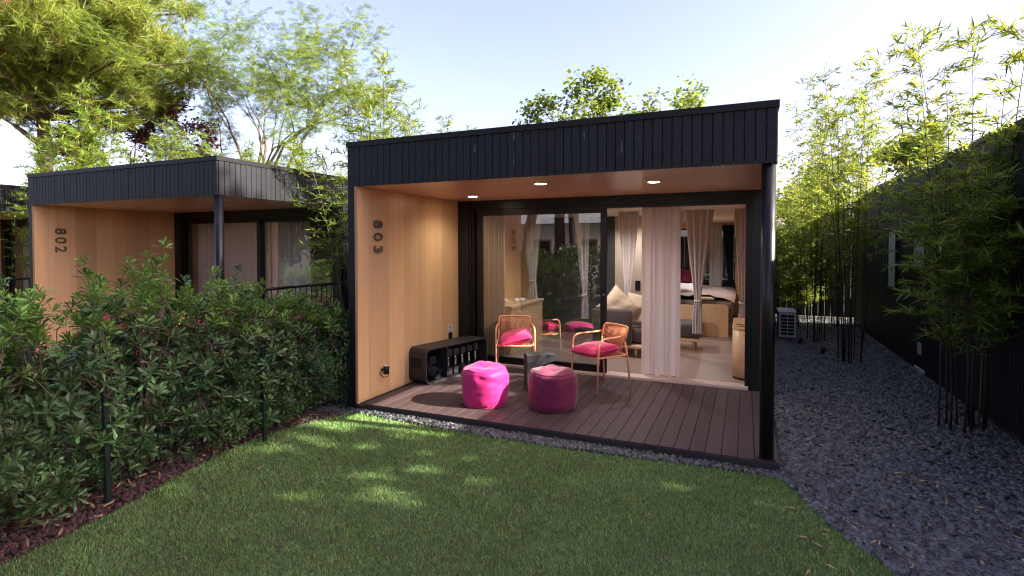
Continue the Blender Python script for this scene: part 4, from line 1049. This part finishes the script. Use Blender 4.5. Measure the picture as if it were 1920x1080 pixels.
def pine(label, base, h, r, seed, ctr, rad, clumps, tufts, size=.34, lean=(0, 0), group=None, low=-.3):
    rr = random.Random(seed); rg = np.random.default_rng(seed)
    o = empty("pine_tree", (base[0], base[1], 0)); tag(o, label, "tree", group)
    tp = Vector((lean[0], lean[1], h)); tr = bez((0, 0, -.1), (lean[0] * .2, lean[1] * .2, h * .5), tp, 10)
    tr = [p + Vector((rr.gauss(0, .04), rr.gauss(0, .04), 0)) for p in tr]
    MB().tube(tr, [r * (1.1 - .72 * i / 10) for i in range(11)], 12).build("trunk", pinebark, o)
    bm_ = MB(); P_, D_ = [], []; dead = []
    for i in range(clumps):
        d = Vector((rr.gauss(0, 1), rr.gauss(0, 1), rr.gauss(.1, .75))).normalized()
        if d.z < low: d.z = low * rr.random()
        f = rr.uniform(.45, 1.0)
        c = Vector((ctr[0] + d.x * rad[0] * f, ctr[1] + d.y * rad[1] * f, ctr[2] + d.z * rad[2] * f))
        root = min(tr[4:], key=lambda q: abs(q.z - (c.z - .35 * (Vector((c.x, c.y, 0)) - Vector((q.x, q.y, 0))).length)))
        md = root.lerp(c, .55) + Vector((rr.gauss(0, .25), rr.gauss(0, .25), rr.uniform(-.1, .5)))
        bp_ = bez(root, md, c, 6); r0 = .05 + .022 * (c - root).length
        bm_.tube(bp_, [min(r0, .10) * (1 - .8 * k / 6) for k in range(7)], 5, cap=False)
        out = (c - Vector((ctr[0], ctr[1], ctr[2] - rad[2]))).normalized()
        for k in range(tufts):
            q = c + Vector((rr.gauss(0, .42), rr.gauss(0, .42), rr.gauss(0, .26)))
            dv = (out * .7 + Vector((rr.gauss(0, .5), rr.gauss(0, .5), rr.gauss(.15, .45)))).normalized()
            (dead if rr.random() < .02 else P_).append((q, dv))
            if k % 4 == 0: bm_.tube([c.lerp(q, .1), q], [.014, .006], 3, cap=False)
    bm_.build("boughs", pinebark, o)
    for lst, mt, nm in ((P_, needlem, "needles"), (dead, deadneedle, "dead_needles")):
        if not lst: continue
        parts = []
        idx = np.arange(len(lst)); which = rg.integers(0, 5, len(lst))
        for w_ in range(5):
            s = [lst[i] for i in idx[which == w_]]
            if s: parts.append(scatter(np.array([a for a, b in s]), np.array([b for a, b in s]), size * rg.uniform(.7, 1.2, len(s)), TUFTS[w_], rg))
        link(nm, raw_mesh(nm, *join(parts)), mt, o, kind="stuff")
    return o
rgt = np.random.default_rng(5); TUFTS = [tuft(20, rgt, .80, .022) for _ in range(5)]

pine("large umbrella pine with a thick trunk filling the upper left behind cabin 802", (-22.8, 8.0), 12.0, .34, 61, (-.6, .3, 11.0), (6.7, 6.0, 4.4), 350, 46, .52, low=-.95)
leaf_tree("locust_tree", "airy light green locust tree with slender spreading limbs behind cabin 802", (-17.6, 14.2), 4.3, .17, 3.2, 4, locustleaf, T_PINNATE, 5, .34, 62, dirs=[(-.62, -.1, .9), (-.25, .1, 1), (.3, -.1, 1), (.62, .1, .8), (-.05, .3, 1), (.8, 0, .4), (-.85, 0, .4), (.55, -.3, .5), (-.4, -.4, .55)], shrink=.70, ang=.5, jit=.26, flat=.3)
leaf_tree("plum_tree", "dark purple leaved plum tree between the pine trunk and the locust", (-22.4, 11.2), 4.4, .10, 1.9, 3, plumleaf, T_BROAD, 18, .17, 63, dirs=[(.5, 0, 1), (-.4, .2, 1), (.75, .1, .75), (0, -.3, 1)], jit=.22)
leaf_tree("plane_tree", "bright green broadleaf tree showing above the middle of the roof of 803", (-2.3, 20.0), 4.6, .2, 2.3, 4, mapleleaf, T_BROAD, 5, .20, 64, dirs=[(.3, 0, 1), (-.45, 0, .9), (.1, .3, 1), (-.1, -.3, 1), (.65, 0, .7)], jit=.24)
leaf_tree("plane_tree", "smaller green broadleaf tree peeping over the roof of 803 towards its open side", (.35, 20.5), 4.2, .16, 1.7, 4, mapleleaf, T_BROAD, 4, .19, 65, jit=.22)
leaf_tree("maple_tree", "green maple behind the bamboo at the far end of the slate strip", (8.5, 16.0), 2.6, .14, 1.35, 4, mapleleaf, T_BROAD, 5, .15, 66, jit=.2)
leaf_tree("plane_tree", "broadleaf tree behind the rear fence in the gap beside 804", (5.6, 15.5), 1.6, .14, 1.1, 4, mapleleaf, T_BROAD, 5, .15, 67, jit=.2)

# --- the front side of the gardens: hedge, pines and a house, seen mirrored in the glass; trees that shade the lawn
def hedge_block(label, x0, x1, y0, y1, h, seed, n):
    rg = np.random.default_rng(seed); o = empty("hedge", ((x0 + x1) / 2, (y0 + y1) / 2, 0)); tag(o, label, "hedge")
    hx, hy = (x1 - x0) / 2, (y1 - y0) / 2
    P_ = np.column_stack([rg.uniform(-hx, hx, n), hy * np.sign(rg.uniform(-1, 1, n)) * rg.random(n) ** .35, h * rg.random(n) ** .75])
    P_[:, 1] += .10 * np.sin(P_[:, 0] * 2.3) ; P_[:, 2] *= 1 + .07 * np.sin(P_[:, 0] * 1.7) + .05 * np.sin(P_[:, 0] * 5.1)
    V, F = scatter(P_, rand_dirs(rg, n) + np.array([0, 0, .4]), rg.uniform(.07, .13, n), T_BROAD, rg)
    link("foliage", raw_mesh("foliage", V, F), darkleaf, o, kind="stuff")
    mb = MB(); k = int(2 * hx / .6)
    for i in range(k):
        x = -hx + .6 * (i + .5); mb.tube([(x, 0, 0), (x + .05, .05, h * .5), (x, 0, h * .85)], [.03, .022, .01], 6)
    mb.build("stems", barkm, o); return o
hedge_block("dark evergreen hedge opposite the cabins, mirrored in the glass", -13, 9.5, -8.7, -7.7, 1.78, 71, 26000)
for i, (x, y, h, ln, lb) in enumerate(((-3.9, -10.2, 9, (1.3, .3), "leaning pine opposite the cabins, thinnest in the mirror image"), (-2.7, -10.6, 10, (.9, .2), "thick pine opposite the cabins, leaning toward the house corner"),
                                       (-1.95, -10.4, 10.5, (-.2, 0), "straight thick pine opposite the cabins"), (-1.05, -11.5, 9, (.3, .2), "pine opposite the cabins behind the straight one"), (1.8, -11, 9.5, (.4, -.2), "pine opposite the cabins standing apart"), (-8.5, -11, 10, (-.6, 0), "pine opposite cabin 802"))):
    pine(lb, (x, y), h, .23, 80 + i, (ln[0], ln[1], h * .88), (4.4, 3.6, 2.8), 110, 22, .6, ln, "pines opposite the cabins")
hs_ = empty("house", (-9, -23, 0)); tag(hs_, "white rendered house with grey gable roof opposite the cabins", "house")
MB().box(-5, 7, -3, 3, 0, 3.3).build("wall", housew, hs_)
MB().prism([(-3.5, 3.2), (3.5, 3.2), (0, 4.9)], -5.4, 7.4, 'x').build("roof", tilem, hs_)
for x in (-3.4, -.6, 2.2, 5.0):
    wn = MB().box(x - .55, x + .55, 3.0, 3.05, .9, 2.3).build("window", timberm, hs_); MB().box(x - .47, x + .47, 3.05, 3.06, .98, 2.22).build("pane", voidm, wn)
SG2 = "evergreens opposite cabin 802"
SG = "evergreens beyond the side plots that shade the lawn"
def shade_tree(label, base, ctr, rad, n, seed, size=.22, grp=None):
    rg = np.random.default_rng(seed); rr = random.Random(seed)
    o = empty("evergreen_tree", (base[0], base[1], 0)); tag(o, label, "tree", grp or SG)
    mb = MB().tube([(0, 0, -.1), (.1, 0, ctr[2] * .5), (0, 0, ctr[2] + rad[2] * .6)], [.24, .2, .05], 10); mb.build("trunk", barkm, o)
    d = rand_dirs(rg, n); f = rg.random(n) ** .45
    lump = np.array([1 + .30 * mnoise.noise((v[0] * 2.2 + seed, v[1] * 2.2, v[2] * 2.2)) for v in d])
    P_ = d * np.array(rad) * (f * lump)[:, None] + np.array(ctr)
    keep = np.array([mnoise.noise((p[0] * 1.0 + seed, p[1] * 1.0, p[2] * 1.0)) for p in P_]) > np.where(P_[:, 2] > ctr[2] + .2, .0, -.45)
    P_ = P_[keep]; V, F = scatter(P_, rand_dirs(rg, len(P_)), size * rg.uniform(.6, 1.3, len(P_)), T_BROAD, rg)
    link("crown", raw_mesh("crown", V, F), darkleaf, o, kind="stuff"); return o
shade_tree("evergreen tree outside the view beside the plots toward the sun, nearer one", (13, -2.25), (0, 0, 6.6), (3.0, 3.1, 4.6), 16000, 91)
shade_tree("evergreen tree outside the view toward the sun, taller one behind", (18, -2.3), (0, 0, 9.6), (3.2, 3.4, 5.2), 13000, 92)
shade_tree("low evergreen tree added outside the view to block sun from lawn and gravel", (11.8, -0.6), (0, 0, 3.2), (1.5, 1.7, 3.0), 5000, 99)  # unseen, added to stop low sun reaching the lawn and gravel
shade_tree("slender evergreen tree added outside the view to keep sun off the hedge", (16, .9), (0, 0, 12.0), (2.2, 1.7, 2.0), 6000, 94)  # unseen, its high crown added to shade the hedge tops
shade_tree("evergreen tree outside the view near the front hedge", (13, -7.0), (0, 0, 5.2), (3.2, 3.0, 3.8), 11000, 93)

for i, (x, y, lb) in enumerate(((-12.5, -11.0, "nearest the house"), (-15.5, -12.4, "in the middle of three"), (-18.5, -11.2, "farthest from the house"))):
    shade_tree("dark evergreen opposite cabin 802, mirrored in its glass, " + lb, (x, y), (0, 0, 3.9), (2.1, 1.8, 3.4), 4500, 95 + i, .26, SG2)

# ------------------------------------------------------------------ fences, small fixtures
rf_ = empty("rear_fence", (0, 11.3, 0)); tag(rf_, "black board fence closing the rear of the plots behind the bamboo", "fence")
me = MB().cbox(-.07, .07, 0, .02, .02, 2.15, .003).mesh("fence_board"); me.materials.append(charred)
for k in range(150): link("fence_board", me, None, rf_, loc=(-9 + k * .147, random.Random(k).uniform(-.002, .002), 0))
MB().cbox(-9, 13, -.02, -.002, .42, .45, .004, 'x').build("ledge", charred, rf_)
wf = empty("wire_fence", (-.05, -1.8, 0)); tag(wf, "green wire mesh fence with dark posts along the hedge", "fence")
for (x, y) in ((.03, -3.93), (.015, -2.52), (-.02, -1.12), (-.05, .26)):
    p_ = MB().cbox(-.017, .017, -.017, .017, 0, .89, .004).build("post", greenpost, wf, loc=(x, y + 1.8, 0), rot=(R(.4), R(-.6), 0))
    MB().box(-.019, .019, -.019, .019, .885, .90).build("cap", greenpost, p_)
wm = MB()
for k in range(8):
    z = .06 + k * .105; wm.tube([(.01 + .012 * math.sin(y * 3 + k), y, z + .006 * math.sin(y * 9 + k)) for y in np.linspace(-2.9, 2.06, 40)], .0012, 3, cap=False)
for k in range(66):
    y = -2.9 + k * .0755; wm.tube([(.012, y, .02), (.014, y + .004, .82)], .0011, 3, cap=False)
wm.build("wire_mesh", greenwire, wf, kind="stuff")
tie = MB().tube([(-.12, -.42, .56), (-.25, -.2, .62), (-.36, .02, .66), (-.42, .12, .64), (-.3, 0, .57), (-.12, -.42, .52)], .006, 5).build("plant_tie", greentie)
tag(tie, "bright green plastic tie strung between fence and shrub", "plant tie")
ac = empty("air_conditioner", (4.93, 7.45, 0)); tag(ac, "pale grey outdoor air conditioning unit on the slate by the wall of 803", "air conditioner")
MB().cbox(-.15, .15, -.34, .42, .045, .54, .012, 'y').build("casing", acm, ac)
fp = MB().box(-.125, .125, -.3435, -.3395, .085, .50).build("coil_opening", voidm, ac)
gr = MB()
for k in range(7): z = .085 + k * .0692; gr.box(-.13, .13, -.351, -.3438, z - .006, z + .006)
for x in (-.127, 0, .127): gr.box(x - .006, x + .006, -.353, -.3515, .08, .505)
gr.build("grille", acm, ac)
MB().cbox(-.165, .165, -.355, .43, .54, .556, .006, 'y').build("lid", acm, ac)
for y in (-.26, .32): MB().box(-.14, .14, y - .02, y + .02, .0, .045).build("foot", voidm, ac)
for (x, y, lb) in ((5.38, 5.62, "small black garden spotlight on the slate before the bare bamboo canes"), (5.12, 6.58, "small black garden spotlight by the air conditioning unit")):
    s_ = empty("garden_spotlight", (x, y, 0)); tag(s_, lb, "spotlight", "garden spotlights in the slate strip")
    MB().lathe([(.006, 0), (.006, .05)], 8).build("spike", blackm, s_)
    MB().lathe([(.028, -.05), (.036, .05), (.030, .056)], 14).build("head", blackm, s_, loc=(0, 0, .085), rot=(R(40), 0, R(30)))
